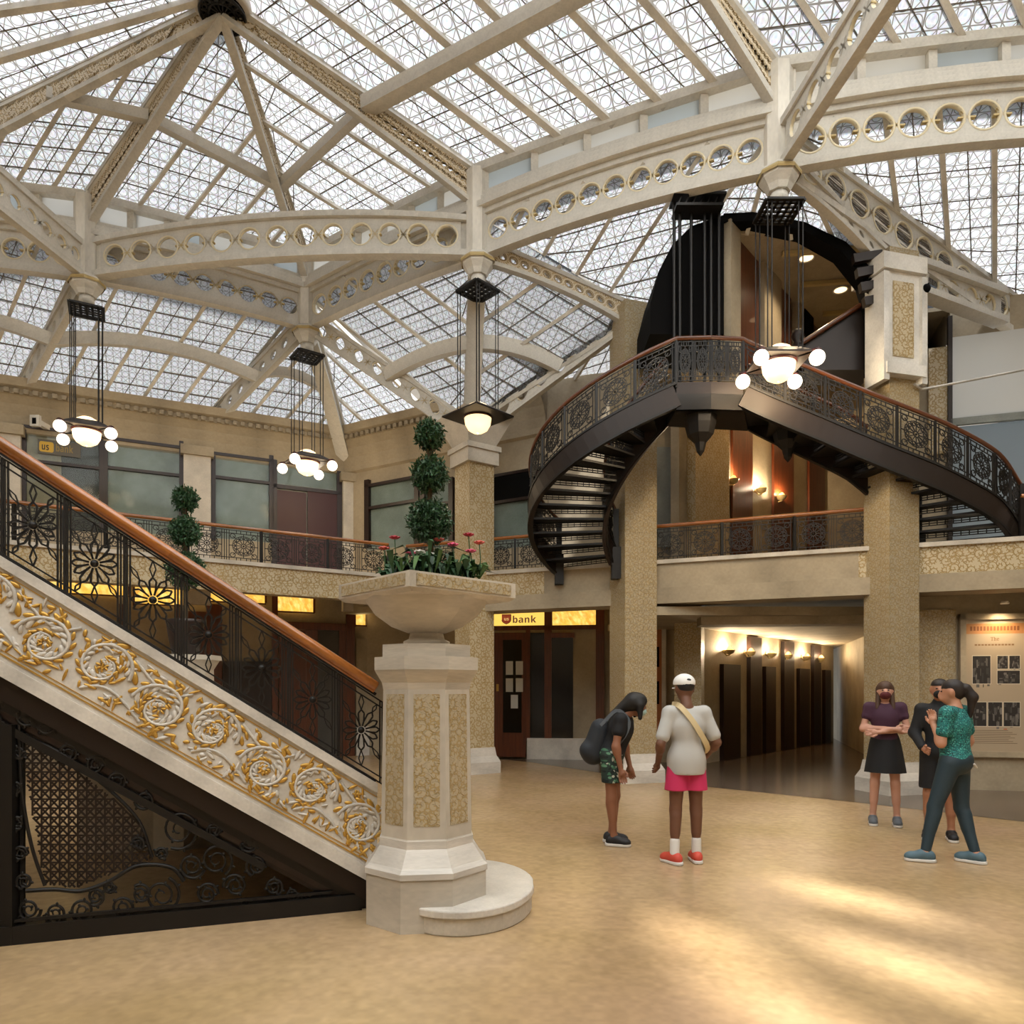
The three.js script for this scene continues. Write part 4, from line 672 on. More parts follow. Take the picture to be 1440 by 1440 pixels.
// newel, bowl and plants
function newelPlanter(x, z, label, bowlLabel, turn) {
  const g = thing('newel_post', label, 'newel post', V(x, 0, z)); g.rotation.y = turn; const ph = Math.PI / 8, C = 1 / Math.cos(ph);
  lathe([[.01, 0], [.42 * C, 0], [.42 * C, .36], [.41 * C, .37]], 8, M.stone, 'base', g, ph, true);
  lathe([[.43 * C, .36], [.43 * C, .40], [.40 * C, .43], [.345 * C, .52], [.33 * C, .545], [.33 * C, .6], [.01, .6]], 8, M.marble, 'bevelled_plinth', g, ph, true);
  lathe([[.325 * C, .6], [.32 * C, .61], [.305 * C, 1.66], [.01, 1.66]], 8, M.stone, 'shaft', g, ph, true);
  lathe([[.305 * C, 1.64], [.315 * C, 1.69], [.355 * C, 1.76], [.365 * C, 1.78], [.365 * C, 1.87], [.01, 1.87]], 8, M.stone, 'cap', g, ph, true);
  lathe([[.31 * C, 1.87], [.31 * C, 1.96], [.01, 1.96]], 8, M.stone, 'cap_block', g, ph, true);
  for (let k = 0; k < 8; k++) { const a = k * Math.PI / 4, p = new THREE.Group(); const m = new MB().box(-.09, .7, -.004, .09, 1.61, .006).build('gold_panel', M.goldDense, g); m.rotation.y = a; m.position.set(Math.sin(a) * .326, 0, Math.cos(a) * .326); m.rotation.order = 'YXZ'; m.rotation.x = -.0142; }
  const b = thing('planter_bowl', bowlLabel, 'planter', V(x, 1.96, z)); b.rotation.y = turn + .62;
  lathe([[.16, 0], [.17, .03], [.13, .05], [.12, .09], [.15, .12]], 20, M.stone, 'foot', b);
  lathe([[.13, .09], [.26, .14], [.37, .22], [.44, .32], [.46, .37], [.40, .37], [.3, .3], [.01, .28]], 32, M.stone, 'bowl', b);
  const s = .46; const r = new MB(); r.box8([[-s * .93, s * .93], [s * .93, s * .93], [s * .93, -s * .93], [-s * .93, -s * .93]].map(([a, c]) => V(a, .32, c)).concat([[-s, s], [s, s], [s, -s], [-s, -s]].map(([a, c]) => V(a, .345, c)))); r.box(-s, .345, -s, s, .45, s); r.build('rim', M.stone, b);
  for (let k = 0; k < 4; k++) { const m = new MB().box(-s + .05, .36, s, s - .05, .435, s + .008).build('gold_frieze', M.goldDense, b); m.rotation.y = k * Math.PI / 2; }
  new MB().box(-s + .06, .44, -s + .06, s - .06, .456, s - .06).build('soil', std('soil', '#241a12', .95), b);
  return g;
}
newelPlanter(-.624, -5.2, 'octagonal stone newel post with tall gilded panels on a marble plinth at the stair foot', 'wide stone planter bowl with square gilded rim on the newel at the stair foot', .12);
{ const g = thing('newel_post', 'plain octagonal stone newel post beyond the stair railing', 'newel post', V(-3.49, 0, -7.6)); lathe([[.01, 0], [.4, 0], [.4, .5], [.3, .6], [.28, 1.85], [.34, 1.95], [.01, 1.95]], 8, M.stone, 'shaft', g, Math.PI / 8, true); lathe([[.01, 1.95], [.36, 1.95], [.36, 2.0], [.01, 2.0]], 8, M.stone, 'cap', g, Math.PI / 8, true);
  const q = thing('plant_pot', 'dark round pot holding the topiary behind the handrail', 'pot', V(-3.49, 2.0, -7.6)); lathe([[.01, 0], [.13, 0], [.17, .2], [.19, .34], [.2, .38], [.17, .38], [.01, .34]], 20, M.darkWood, 'pot', q); }
std('leafBox', '#2b4d2b', .5); std('leafDark', '#1f3a22', .55, { transmission: .0 }); std('leafMid', '#2f5530', .5); std('leafLight', '#56783e', .5); std('stem', '#4a3a22', .8);
const leafGeo = (() => { const mb = new MB(), a = V(0, 0, 0), b = V(.5, .22, .1), c = V(1, 0, -.05), d = V(.5, -.22, .1), m = V(.5, 0, -.02); mb.poly([a, d, m]); mb.poly([a, m, b]); mb.poly([d, c, m]); mb.poly([m, c, b]); return mb.make(); })();
function topiary(x, y, z, label, s, seed) {
  const g = thing('topiary', label, 'topiary', V(x, y, z), 'topiaries in the planter bowls'), r = rng(seed);
  new MB().tube([V(0, 0, 0), V(.008, .4, 0), V(-.005, .8, .01), V(0, 1.2, 0)].map((p) => p.multiplyScalar(s)), .02 * s, 7).build('trunk', M.stem, g);
  for (const [cy, R, n] of [[.47, .166, 2400], [.81, .137, 1800], [1.10, .112, 1300]]) {
    const dk = new MB();
    for (let k = 0; k < n; k++) {
      const u = r() * 2 - 1, ph = r() * 6.283, q = Math.sqrt(1 - u * u), n_ = V(q * Math.cos(ph), u, q * Math.sin(ph)), rr = R * (.35 + .65 * Math.sqrt(r())) * s, p = n_.clone().multiplyScalar(rr).add(V(0, cy * s, 0)), e = new THREE.Euler(r() * 6, r() * 6, r() * 6), L = (.026 + r() * .02) * s;
      dk.geo(leafGeo, new THREE.Matrix4().compose(p, new THREE.Quaternion().setFromEuler(e), V(L, L, L)));
    }
    dk.build('foliage_ball', M.leafBox, g).userData.kind = 'stuff';
  }
}
topiary(-.6, 2.40, -5.2, 'three ball topiary standing in the gilded planter bowl on the stair foot newel', 1, 51);
topiary(-3.49, 2.35, -7.6, 'three ball topiary rising behind the wooden handrail', 1.2, 77);
std('petalRed', '#a8283a', .5); std('petalPink', '#e0567e', .5); std('petalCoral', '#c7564a', .5); std('petalWhite', '#e6e2dc', .6);
function flower(px, py, mat, word, leafMat, seed, n = 10) {
  const base = P(px, 806, 5.15), h = P(px, py, 5.15).y - 2.41, g = thing('flowering_plant', word, 'flower', V(base.x, 2.41, base.z), 'flowers around the near topiary'), r = rng(seed), lv = new MB();
  for (let k = 0; k < n; k++) { const a = r() * 6.28, L = .06 + r() * .06, t = .8 + r() * .9, b = V(0, .01 + r() * .03, 0), m = V(Math.cos(a) * L * .5, L * t, Math.sin(a) * L * .5), e = V(Math.cos(a) * L, L * t * .8, Math.sin(a) * L), w = V(-Math.sin(a), 0, Math.cos(a)).multiplyScalar(.02 + r() * .012); lv.poly([b, m.clone().sub(w), m.clone().add(w)]); lv.poly([m.clone().sub(w), e, m.clone().add(w)]); }
  const l = lv.build('leaves', leafMat, g); l.userData.kind = 'stuff';
  if (mat) { const bl = new MB(), c = V(0, h, 0); new MB().tube([V(0, 0, 0), V(.01, h * .6, .01), c], .004, 5).build('stalk', M.leafMid, g); for (let k = 0; k < 6; k++) { const a = k / 6 * 6.28; bl.geo(new THREE.SphereGeometry(1, 7, 5), xf(c.x + Math.cos(a) * .02, c.y + .004, c.z + Math.sin(a) * .02, .024, .009, .014, 0, -a, .3)); } bl.geo(new THREE.SphereGeometry(.012, 7, 5), xf(c.x, c.y + .012, c.z)); bl.build('bloom', mat, g); }
}
[[555, 757, M.petalRed, 'red flower at the edge of the gilded planter bowl'], [617, 760, M.petalCoral, 'coral flower in front of the topiary'], [637, 767, M.petalPink, 'bright pink flower beside the topiary'], [659, 753, M.petalRed, 'dark red flower by the gold column'], [674, 764, M.petalCoral, 'coral flower leaning over the planter rim'], [590, 777, M.petalWhite, 'white flower low in the planter bowl'], [603, 780, M.petalWhite, 'second white flower low in the planter bowl'], [577, 779, M.petalPink, 'pale pink flower low in the planter bowl'], [662, 776, M.petalPink, 'small pink flower among pale leaves'], [524, 772, M.petalCoral, 'tiny coral flower reaching past the bowl rim']].forEach(([x, y, m, w], k) => flower(Math.max(x, 540), y, m, w, k > 2 && k < 5 ? M.leafLight : M.leafMid, 900 + k, 12));
{ const g = thing('planter_greenery', 'dense low green leaves filling the gilded planter bowl', 'greenery', V(-.6, 2.41, -5.2), null, 'stuff'), r = rng(950);
  for (const m of [M.leafDark, M.leafMid, M.leafLight]) { const lv = new MB(); for (let k = 0; k < (m === M.leafLight ? 30 : 110); k++) { const a = r() * 6.28, q = Math.sqrt(r()) * .34, x = Math.cos(a) * q, z = Math.sin(a) * q, b = r() * 6.28, L = .07 + r() * .13, t = .6 + r() * .8, w = V(-Math.sin(b), 0, Math.cos(b)).multiplyScalar(.014 + r() * .014), p0 = V(x, 0, z), p1 = V(x + Math.cos(b) * L * .45, L * t, z + Math.sin(b) * L * .45), p2 = V(x + Math.cos(b) * L, L * t * .85, z + Math.sin(b) * L); lv.poly([p0, p1.clone().sub(w), p1.clone().add(w)]); lv.poly([p1.clone().sub(w), p2, p1.clone().add(w)]); } lv.build('leaves', m, g).userData.kind = 'stuff'; } }
// ---------- iron lattice panels, gallery railings, sweeping oriel stair ----------
const latSegs = (() => {
  const s = [], L = (a, b, c, d) => s.push([a, b, c, d]), circ = (x, y, r, n) => { for (let k = 0; k < n; k++) { const a = k / n * 6.2832, b = (k + 1) / n * 6.2832; L(x + Math.cos(a) * r, y + Math.sin(a) * r, x + Math.cos(b) * r, y + Math.sin(b) * r); } };
  L(0, .02, 1, .02); L(0, .98, 1, .98); L(0, .12, 1, .12); L(0, .88, 1, .88); L(.03, .02, .03, .98); L(.1, .02, .1, .98); L(.9, .02, .9, .98); L(.97, .02, .97, .98);
  circ(.5, .5, .07, 8); circ(.5, .5, .31, 14);
  for (let k = 0; k < 12; k++) { const a = k / 12 * 6.2832; L(.5 + Math.cos(a) * .07, .5 + Math.sin(a) * .07, .5 + Math.cos(a) * .31, .5 + Math.sin(a) * .31); circ(.5 + Math.cos(a + .26) * .235, .5 + Math.sin(a + .26) * .235, .045, 5); }
  for (const x of [.2, .8]) for (const y of [.2, .8]) { circ(x, y, .075, 7); L(x, y, .5 + (x - .5) * .72, .5 + (y - .5) * .72); }
  for (const t of [.3, .42, .58, .7]) { L(t, .02, t, .12); L(t, .88, t, .98); } L(.5, .12, .5, .19); L(.5, .88, .5, .81); L(.1, .5, .19, .5); L(.9, .5, .81, .5);
  return s;
})();
function latPanel(mb, map, w = .012, nrm) { for (const [a, b, c, d] of latSegs) { const p = map(a, b), q = map(c, d); mb.beam(p, q, .012, w, nrm.clone().cross(q.clone().sub(p)).normalize()); } mb.geo(new THREE.SphereGeometry(.02, 6, 5), xf(...map(.5, .5).toArray())); }
const panelGeo = (() => { const mb = new MB(); latPanel(mb, (u, v) => V((u - .5) * .62, v * .58, 0), .0125, V(0, 0, 1)); return mb.make(); })();
function galleryRail(label, a, b, y0, nrm, o = {}) {
  const g = thing('gallery_railing', label, 'railing', null, null), dir = b.clone().sub(a), L = dir.length(), n = Math.max(1, Math.round(L / .62)), ang = Math.atan2(-dir.z, dir.x);
  for (let k = 0; k < n; k++) { const c = mixV(a, b, (k + .5) / n), m = mesh('lattice_panel', panelGeo, M.iron, g); m.position.set(c.x, y0, c.z); m.rotation.y = ang; m.scale.set(L / n / .62, 1, 1); }
  for (let k = 0; k <= n; k += 2) { const c = mixV(a, b, k / n); new MB().box(c.x - .025, y0 - .03, c.z - .025, c.x + .025, y0 + .6, c.z + .025).build('post', M.iron, g); }
  const h = new MB(); h.tube([V(a.x, y0 + .625, a.z), V(b.x, y0 + .625, b.z)], .035, 8); h.build('handrail', M.rail, g); return g;
}
const gl = (t) => mixV(K, gL, t).addScaledVector(nL, -.14), gr = (t) => mixV(K, gR, t).addScaledVector(nR, -.14), tOf = (px) => { const w = wall(K.x, -K.z, gR.x, -gR.z), h = w.hit(px); return h.clone().sub(K).length() / gR.clone().sub(K).length(); };
galleryRail('iron lattice gallery railing with wooden rail along the bank side', gl(.02), gl(1), 3.98, nL);
galleryRail('short iron lattice railing between the gallery corner and the stair foot', gr(.01), gr(tOf(762)), 3.96, nR);
galleryRail('iron lattice gallery railing between the two tall piers under the stair landing', gr(tOf(918)), gr(tOf(1228)), 3.94, nR);
galleryRail('iron lattice gallery railing beyond the stair with the wall blind behind', gr(tOf(1440)), gr(.98), 3.94, nR);
// oriel stair
{ const g = thing('oriel_staircase', 'black iron double staircase sweeping out in two curves from a hung landing', 'staircase');
  const LO = (s) => { const a = lerp(90, -42, s) * Math.PI / 180; return V(2.52 - 2.21 * Math.cos(a), 0, -(12.2 - (a > 0 ? 1.3 : 1.6) * Math.sin(a))); }, LI = (s) => { const a = lerp(90, -42, s) * Math.PI / 180; return V(2.52 - .92 * Math.cos(a), 0, -(12.2 - .6 * Math.sin(a))); };
  const pp = (l) => { const f = spline(l.map(([px, d]) => PD(px, 0, d))), ts = l.map((e) => e[2]); return (s) => { let k = 0; while (k < ts.length - 2 && s > ts[k + 1]) k++; return f((k + (s - ts[k]) / (ts[k + 1] - ts[k])) / (ts.length - 1)); }; };
  const lv = (l) => (s) => { let k = 0; while (k < l.length - 2 && s > l[k + 1][0]) k++; return lerp(l[k][1], l[k + 1][1], (s - l[k][0]) / (l[k + 1][0] - l[k][0])); };
  const fO = new THREE.CatmullRomCurve3([[1045, 10.92], [1150, 10.9], [1240, 10.8], [1335, 10.75], [1405, 10.8], [1436, 11.05]].map(([x, d]) => PD(x, 0, d)), false, 'centripetal'), fI = new THREE.CatmullRomCurve3([[1052, 11.8], [1125, 11.6], [1195, 11.45], [1240, 11.45], [1270, 11.5], [1290, 11.6]].map(([x, d]) => PD(x, 0, d)), false, 'centripetal');
  const RO = (s) => fO.getPoint(s), RI = (s) => fI.getPoint(s), Yl = (s) => 6.16 - 2.22 * s, Yr = (s) => 6.16 - 2.22 * Math.pow(s, .93);
  const at = (f, Y, s, o) => { const p = f(s); p.y = Y(s) + o; return p; };
  for (const [O, I, Y, word] of [[LO, LI, Yl, 'l'], [RO, RI, Yr, 'r']]) {
    for (const f of [O, I]) {
      new MB().sweep((s) => at(f, Y, s, -.02), .06, .34, 28).build('stringer', M.ironBrown, g);
      new MB().sweep((s) => at(f, Y, s, .16), .09, .03, 28).build('stringer_moulding', M.iron, g); new MB().sweep((s) => at(f, Y, s, -.2), .09, .035, 28).build('stringer_moulding', M.iron, g);
      const n = f === O ? (word === 'l' ? 8 : 9) : 4, top = .78;
      for (let k = 0; k < n; k++) { const mb = new MB(), s0 = k / n, s1 = (k + 1) / n, nn = f(s1).sub(f(s0)).cross(UPV).normalize(); latPanel(mb, (u, v) => at(f, Y, lerp(s0, s1, u), .19 + v * .62), .012, nn); mb.build('lattice_panel', M.iron, g); }
      for (let k = 0; k <= n; k++) { const s = k / n; new MB().beam(at(f, Y, s, .1), at(f, Y, s, .82), .03, .03, V(0, 0, 1)).build('baluster', M.iron, g); }
      const pts = []; for (let k = 0; k <= 40; k++) pts.push(at(f, Y, k / 40, .855)); new MB().tube(pts, .032, 8).build('handrail', M.railDark, g);
      const e = at(f, Y, 1, 0); new MB().box(e.x - .08, 3.58, e.z - .06, e.x + .08, e.y + .2, e.z + .1).build('foot_post', M.iron, g); new MB().box(e.x - .05, e.y + .2, e.z - .05, e.x + .05, e.y + .88, e.z + .05).build('newel', M.iron, g);
    }
    const n = 12; for (let k = 0; k < n; k++) { // treads and pierced risers
      const s0 = k / n - .012, s1 = (k + 1) / n, y = Y((k + .5) / n) - .02, q = []; for (const yy of [y - .035, y]) q.push(V(O(Math.max(0, s0)).x, yy, O(Math.max(0, s0)).z), V(O(s1).x, yy, O(s1).z), V(I(s1).x, yy, I(s1).z), V(I(Math.max(0, s0)).x, yy, I(Math.max(0, s0)).z)); new MB().box8(q).build('tread', M.iron, g);
      const a = O(s1), b = I(s1); a.y = b.y = y - .04; const rb = new MB(); for (const h of [0, -.035, -.07]) rb.beam(up(a, h), up(b, h), .012, .016); for (let j = 1; j < 12; j++) { const p = mixV(a, b, j / 12); rb.beam(p, up(p, -.07), .012, .012, V(0, 0, 1)); } rb.build('pierced_riser', M.iron, g);
    }
  }
  // landing
  const lo = LO(0), ro = RO(0), li = LI(0), ri = RI(0), fr = PD(1000, 0, 10.87), q = [lo, fr, ro, ri, li]; const sl = new MB(); sl.prism(q.map((p) => V(p.x, 5.92, p.z)), V(0, .24, 0)); sl.build('landing', M.iron, g);
  for (const [a, b] of [[lo, fr], [fr, ro]]) { const mb = new MB(), m = mixV(a, b, .5); for (const [p, r] of [[a, m], [m, b]]) latPanel(mb, (u, v) => { const w = mixV(p, r, u); w.y = 6.35 + v * .62; return w; }, .012, V(0, 0, 1)); mb.build('lattice_panel', M.iron, g); const h = new MB(); h.tube([V(a.x, 7.015, a.z), V(b.x, 7.015, b.z)], .032, 8); h.build('handrail', M.railDark, g); new MB().wallBox(V(a.x, 0, a.z), V(b.x, 0, b.z), 5.92, 6.34, .06).build('fascia', M.ironBrown, g); }
  for (const [px, d] of [[985, 11.2], [1108, 11.5]]) { const b = lathe([[.01, -.62], [.06, -.55], [.09, -.42], [.2, -.3], [.24, -.14], [.26, 0], [.01, 0]], 8, M.iron, 'bracket_drop', g, Math.PI / 8, true); b.position.copy(PD(px, 5.93, d)); }
}
// suspension rods
{ const g = thing('suspension_rods', 'group of tall black iron rods hanging the stair landing from the girder', 'rods', PD(980, 0, 10.98)); const c = PD(980, 0, 10.98);
  for (const px of [948, 956, 972, 991, 1000, 1011]) { const p = PD(px, 0, 10.98).sub(c); new MB().tube([V(p.x, 6.17, p.z), V(p.x, 9.15, p.z)], .026, 8).build('rod', M.iron, g); lathe([[.05, 6.17], [.05, 6.25], [.03, 6.31]], 10, M.iron, 'rod_foot', g).position.set(p.x, 0, p.z); }
  new MB().box(-.36, 8.98, -.15, .36, 9.02, .2).build('top_plate', M.iron, g); new MB().box(-.4, 9.15, -.15, .4, 9.19, .2).build('top_plate', M.iron, g); for (let k = 0; k < 7; k++) { const x = -.33 + k * .11; new MB().beam(V(x, 9.02, .15), V(x + .06, 9.15, .15), .015, .02).build('fret', M.iron, g); } }
// dark portal and halls behind
{ const g = struct('stair_portal', 'black arched iron portal over the stair landing', 'portal'), d = 11.1, dep = V(0, 0, -.3), pt = ([x, y]) => P(x, y, d), band = (o, i, name) => { const mb = new MB(); for (let k = 0; k < o.length - 1; k++) mb.prism([pt(o[k]), pt(o[k + 1]), pt(i[k + 1]), pt(i[k])], dep); mb.build(name, M.black, g); };
  const dep1 = dep.clone(); dep.z = -1.2; band([[914, 470], [915, 425], [926, 382], [945, 345], [972, 318], [1018, 302]], [[1018, 470], [1018, 425], [1018, 382], [1018, 345], [1018, 325], [1018, 312]], 'curved_soffit'); dep.copy(dep1);
  band([[1018, 300], [1060, 298], [1132, 312], [1190, 340], [1232, 384], [1246, 430], [1246, 520]], [[1018, 312], [1060, 310], [1131, 324], [1184, 354], [1216, 394], [1228, 436], [1228, 520]], 'arch_band');
  for (let k = 0; k < 4; k++) new MB().prism([pt([1196 + k * 5, 362 + k * 20]), pt([1236 + k * 2, 356 + k * 20]), pt([1238 + k * 2, 366 + k * 20]), pt([1198 + k * 5, 374 + k * 20])], V(0, 0, .1)).build('stair_slat', M.ironBrown, g);
  const h = struct('upper_hall', 'dim upper hall with brown doors behind the dark portal', 'hall'), w = wallAt(1018, 11.2, 1170, 15.2);
  new MB().wallBox(w.hit(1012), w.hit(1175), 6.6, 8.92, .2).build('wall_face', M.plaster, h);
  for (const [a, b, y0, y1] of [[1036, 1062, 326, 520], [1092, 1108, 385, 520], [1138, 1152, 425, 520]]) panelOn(w, a, b, y0, y1, .06, .05, 'door_leaf', M.wood, h);
  for (const [a, b, y0] of [[1016, 1030, 320], [1064, 1088, 360], [1112, 1120, 395], [1122, 1134, 405]]) panelOn(w, a, b, y0, 520, .14, .12, 'pilaster', a === 1122 ? M.black : M.plaster, h);
  new MB().box8([PD(1000, 8.9, 11.35), PD(1250, 8.9, 11.35), PD(1330, 8.9, 16.2), PD(900, 8.9, 16.2), PD(1000, 9.0, 11.35), PD(1250, 9.0, 11.35), PD(1330, 9.0, 16.2), PD(900, 9.0, 16.2)]).build('ceiling_panel', M.plaster, h);
  for (const dd of [11.5, 12.4, 13.4]) new MB().beam(PD(1100 + (dd - 11.5) * 30, 8.86, dd + .3), PD(1225, 8.86, dd + .15), .08, .06).build('ceiling_rib', M.goldPaint, h);
  new MB().wallBox(PD(1150, 0, 15.4), PD(1340, 0, 15.4), 7.5, 8.92, .2).build('back_wall', M.plaster, h);
  new MB().box8([PD(925, 7.55, 13.2), PD(1250, 7.55, 13.2), PD(1340, 7.55, 19), PD(930, 7.55, 19), PD(925, 7.7, 13.2), PD(1250, 7.7, 13.2), PD(1340, 7.7, 19), PD(930, 7.7, 19)]).build('floor_slab', M.plaster, h);
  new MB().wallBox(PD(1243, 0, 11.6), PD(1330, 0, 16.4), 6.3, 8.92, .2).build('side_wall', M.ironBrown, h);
  new MB().prism([P(1128, 486, 11.6), P(1232, 418, 11.4), P(1232, 520, 11.4), P(1128, 520, 11.6)], V(.05, 0, -.6)).build('inner_balustrade', M.ironBrown, h); new MB().tube([P(1128, 482, 11.55), P(1232, 415, 11.35)], .04, 8).build('inner_handrail', M.railDark, h);
  lathe([[.01, 0], [.1, .02], [.1, .1], [.07, .14], [.12, .24], [.13, .36], [.09, .44], [.06, .5], [.11, .58], [.08, .68], [.01, .7]], 14, M.ironBrown, 'stair_newel', h).position.copy(P(1122, 524, 11.5));
  const e = struct('gallery_hall', 'gallery hall with tall dark doors seen under the stair landing', 'hall'), v = wallAt(960, 14.2, 1165, 18.5);
  new MB().wallBox(v.hit(955), v.hit(1170), 3.7, 7.6, .2).build('wall_face', M.plaster, e);
  for (const [a, b, y0] of [[1026, 1054, 596], [1084, 1112, 616], [1134, 1156, 645]]) panelOn(v, a, b, y0, 790, .08, .06, 'door_leaf', M.wood, e);
  panelOn(v, 966, 1014, 590, 790, .2, .2, 'gold_pier', M.goldStone, e);
  new MB().wallBox(PD(1150, 0, 18.3), PD(1308, 0, 18.3), 3.7, 7.6, .2).build('back_wall', M.corridorWall, e);
  new MB().wallBox(wR.hit(764), PD(962, 0, 14.6), 3.7, 8.2, .2).build('side_wall', M.plaster, e);
  const bw = wall(wR.hit(764).x, -wR.hit(764).z, PD(962, 0, 14.6).x, 14.6); panelOn(bw, 922, 958, 630, 770, .06, .04, 'blue_grey_panel', M.blind, e);
  new MB().wallBox(PD(1262, 0, 12.2), PD(1300, 0, 18.4), 3.7, 8.2, .2).build('side_wall', M.plaster, e);
  bay('narrow skylight behind the lattice brace of the stair pier', cR, P(866, 538, 15.0), k2, k1, 4, .5, { tile: .4 });
}
// ---------- pendants, sconces, downlights ----------
const glow = (name, color, k, base = '#fff2dc') => { const m = new THREE.MeshStandardMaterial({ color: base, emissive: color, emissiveIntensity: k, roughness: .4 }); m.name = name; return m; };
const mBowl = glow('lampGlow', '#ffd9a0', 1.3), mGlobe = glow('globeGlow', '#fff0dc', 1.6), mDown = glow('downlightGlow', '#ffdcab', 1.6), mFlame = glow('sconceGlow', '#ffb25c', 1.5);
const warm = new THREE.Color().setRGB(1, .78, .5);
function point(name, p, k, r = 3) { const l = new THREE.PointLight(warm, k); l.name = name; l.position.copy(p); l.castShadow = true; l.shadow.radius = r; scene.add(l); return l; }
const globeGeo = new THREE.SphereGeometry(.105, 18, 14);
nodeNames.forEach(([n, w], i) => {
  const c = V(n.x, 6.36, n.z), big = i === 2, g = thing('pendant_lamp', ['pendant lamp with milk glass bowl and globes hanging by the dark bank window', 'small looking pendant lamp with bowl and globes hanging before the dark red door', 'pendant lamp with a dark square plate and plain bowl before the gold column, no globes', 'pendant lamp with bright bowl and three globes in front of the black stair railing'][i], 'pendant lamp', c, 'pendant lamps of the court'); g.rotation.y = [.5, .62, .78, .0][i];
  const H = 8.5 - 6.36, s = .26; // top plate with fret
  { const f = new MB(); for (const q of [-1, 1]) { f.box(-s, H, q * s - .03, s, H + .03, q * s + .03); f.box(q * s - .03, H, -s, q * s + .03, H + .03, s); } for (let j = -2; j <= 2; j++) { f.box(-s, H, j * s * .36 - .02, s, H + .02, j * s * .36 + .02); f.box(j * s * .36 - .02, H, -s, j * s * .36 + .02, H + .02, s); } f.build('top_plate', M.iron, g); }
  new MB().tube([V(0, H, 0), V(0, H + .16, 0)], .04, 8).build('hanger', M.iron, g);
  for (const sx of [-1, 1]) for (const sz of [-1, 1]) for (const o of [[0, 0], [-.06, 0]]) { const x = sx * (s * .95 + o[0]), z = sz * (s * .95); new MB().tube([V(x, .06, z), V(x, H, z)], .009, 6).build('rod', M.iron, g); }
  const p = big ? .44 : .36, pl = new MB(); pl.box8([[-p, p], [p, p], [p, -p], [-p, -p]].map(([a, b]) => V(a, 0, b)).concat([[-p, p], [p, p], [p, -p], [-p, -p]].map(([a, b]) => V(a * .55, .12, b * .55)))); pl.box(-p, -.025, -p, p, 0, p); pl.build('shade_plate', M.ironBrown, g);
  const rim = new MB(); rim.geo(new THREE.TorusGeometry(.235, .022, 8, 28), xf(0, -.03, 0, 1, 1, 1, Math.PI / 2)); rim.build('bowl_ring', M.darkRed, g);
  lathe([[.01, -.3], [.09, -.29], [.17, -.24], [.22, -.15], [.235, -.05], [.235, -.03]], 26, mBowl, 'bowl', g); lathe([[.2, .11], [.17, .17], [.1, .21], [.01, .22]], 22, mBowl, 'top_dome', g);
  point('pendant_light', V(c.x, c.y - .13, c.z), 7, 6);
  if (!big) for (let k = 0; k < 4; k++) { const a = k * Math.PI / 2 + Math.PI / 4, m = mesh('globe', globeGeo, mGlobe, g); m.position.set(Math.cos(a) * .55, -.13, Math.sin(a) * .55); new MB().beam(V(Math.cos(a) * .28, -.01, Math.sin(a) * .28), V(Math.cos(a) * .58, -.01, Math.sin(a) * .58), .05, .03).build('arm', M.darkRed, g); lathe([[.05, -.04], [.055, -.01], [.02, 0]], 10, M.darkRed, 'globe_cap', g).position.set(Math.cos(a) * .55, 0, Math.sin(a) * .55);
    const q = V(Math.cos(a) * .55, -.13, Math.sin(a) * .55).applyAxisAngle(UPV, g.rotation.y).add(c); point('globe_light', q, .8, 4); }
});
function sconce(w, px, py, label, group, k, s = 1) {
  const p = w.hit(px); p.y = w.Y(px, py); p.addScaledVector(w.nrm, .16); const g = thing('wall_sconce', label, 'sconce', p, group), b = V(-w.nrm.x * .16, 0, -w.nrm.z * .16);
  new MB().tube([b, mixV(b, V(0, -.1, 0), .5).add(V(0, -.06, 0)), V(0, -.1, 0)], .018 * s, 7).build('arm', M.goldPaint, g); const pl = lathe([[.005, 0], [.06, 0], [.05, .015], [.005, .02]], 12, M.goldPaint, 'back_plate', g); pl.position.copy(b); pl.quaternion.setFromUnitVectors(UPV, w.nrm);
  lathe([[.02, -.1], [.09 * s, -.06], [.12 * s, 0], [.125 * s, .01]], 16, M.goldPaint, 'cup', g); lathe([[.005, -.04], [.07 * s, -.03], [.08 * s, .02], [.04 * s, .08], [.005, .1]], 14, mFlame, 'bulb', g);
  point('sconce_light', p.clone().add(V(0, .03, 0)), k, 2);
}
[1017, 1047, 1077, 1100, 1127, 1147].forEach((px, k) => sconce(wCor, px, 915 + k * 2.2, 'brass sconce on the corridor wall, ' + ['first', 'second', 'third', 'fourth', 'fifth', 'sixth'][k] + ' from the gold patterned pier', 'sconces along the ground floor corridor', 3.2));
{ const v = wallAt(960, 14.2, 1165, 18.5); [[1022, 677], [1062, 690], [1090, 700]].forEach(([px, py], k) => sconce(v, px, py, 'small brass sconce in the gallery hall, ' + ['first', 'second', 'third'][k] + ' from the gold pier under the landing', 'sconces in the gallery hall', 5)); }
function downlight(p, label, r, k, group) {
  const g = thing('ceiling_downlight', label, 'downlight', p, group); lathe([[r * 1.25, 0], [r * 1.2, -.02], [r, -.015], [r, .02]], 22, M.white, 'trim_ring', g); lathe([[.005, -.008], [r, -.008]], 22, mDown, 'lens', g);
  const l = new THREE.SpotLight(warm, k, 0, 1.1, .7); l.name = 'downlight_beam'; l.position.set(p.x, p.y - .03, p.z); l.target.position.set(p.x, 0, p.z); l.castShadow = true; l.shadow.radius = 4; scene.add(l, l.target);
}
downlight(PD(1134, 8.89, 7.24 / .606), 'round recessed ceiling light in the upper hall above the first door', .11, 8, 'upper hall ceiling lights'); downlight(PD(1182, 8.89, 7.24 / .561), 'round recessed ceiling light deeper in the upper hall', .11, 8, 'upper hall ceiling lights');
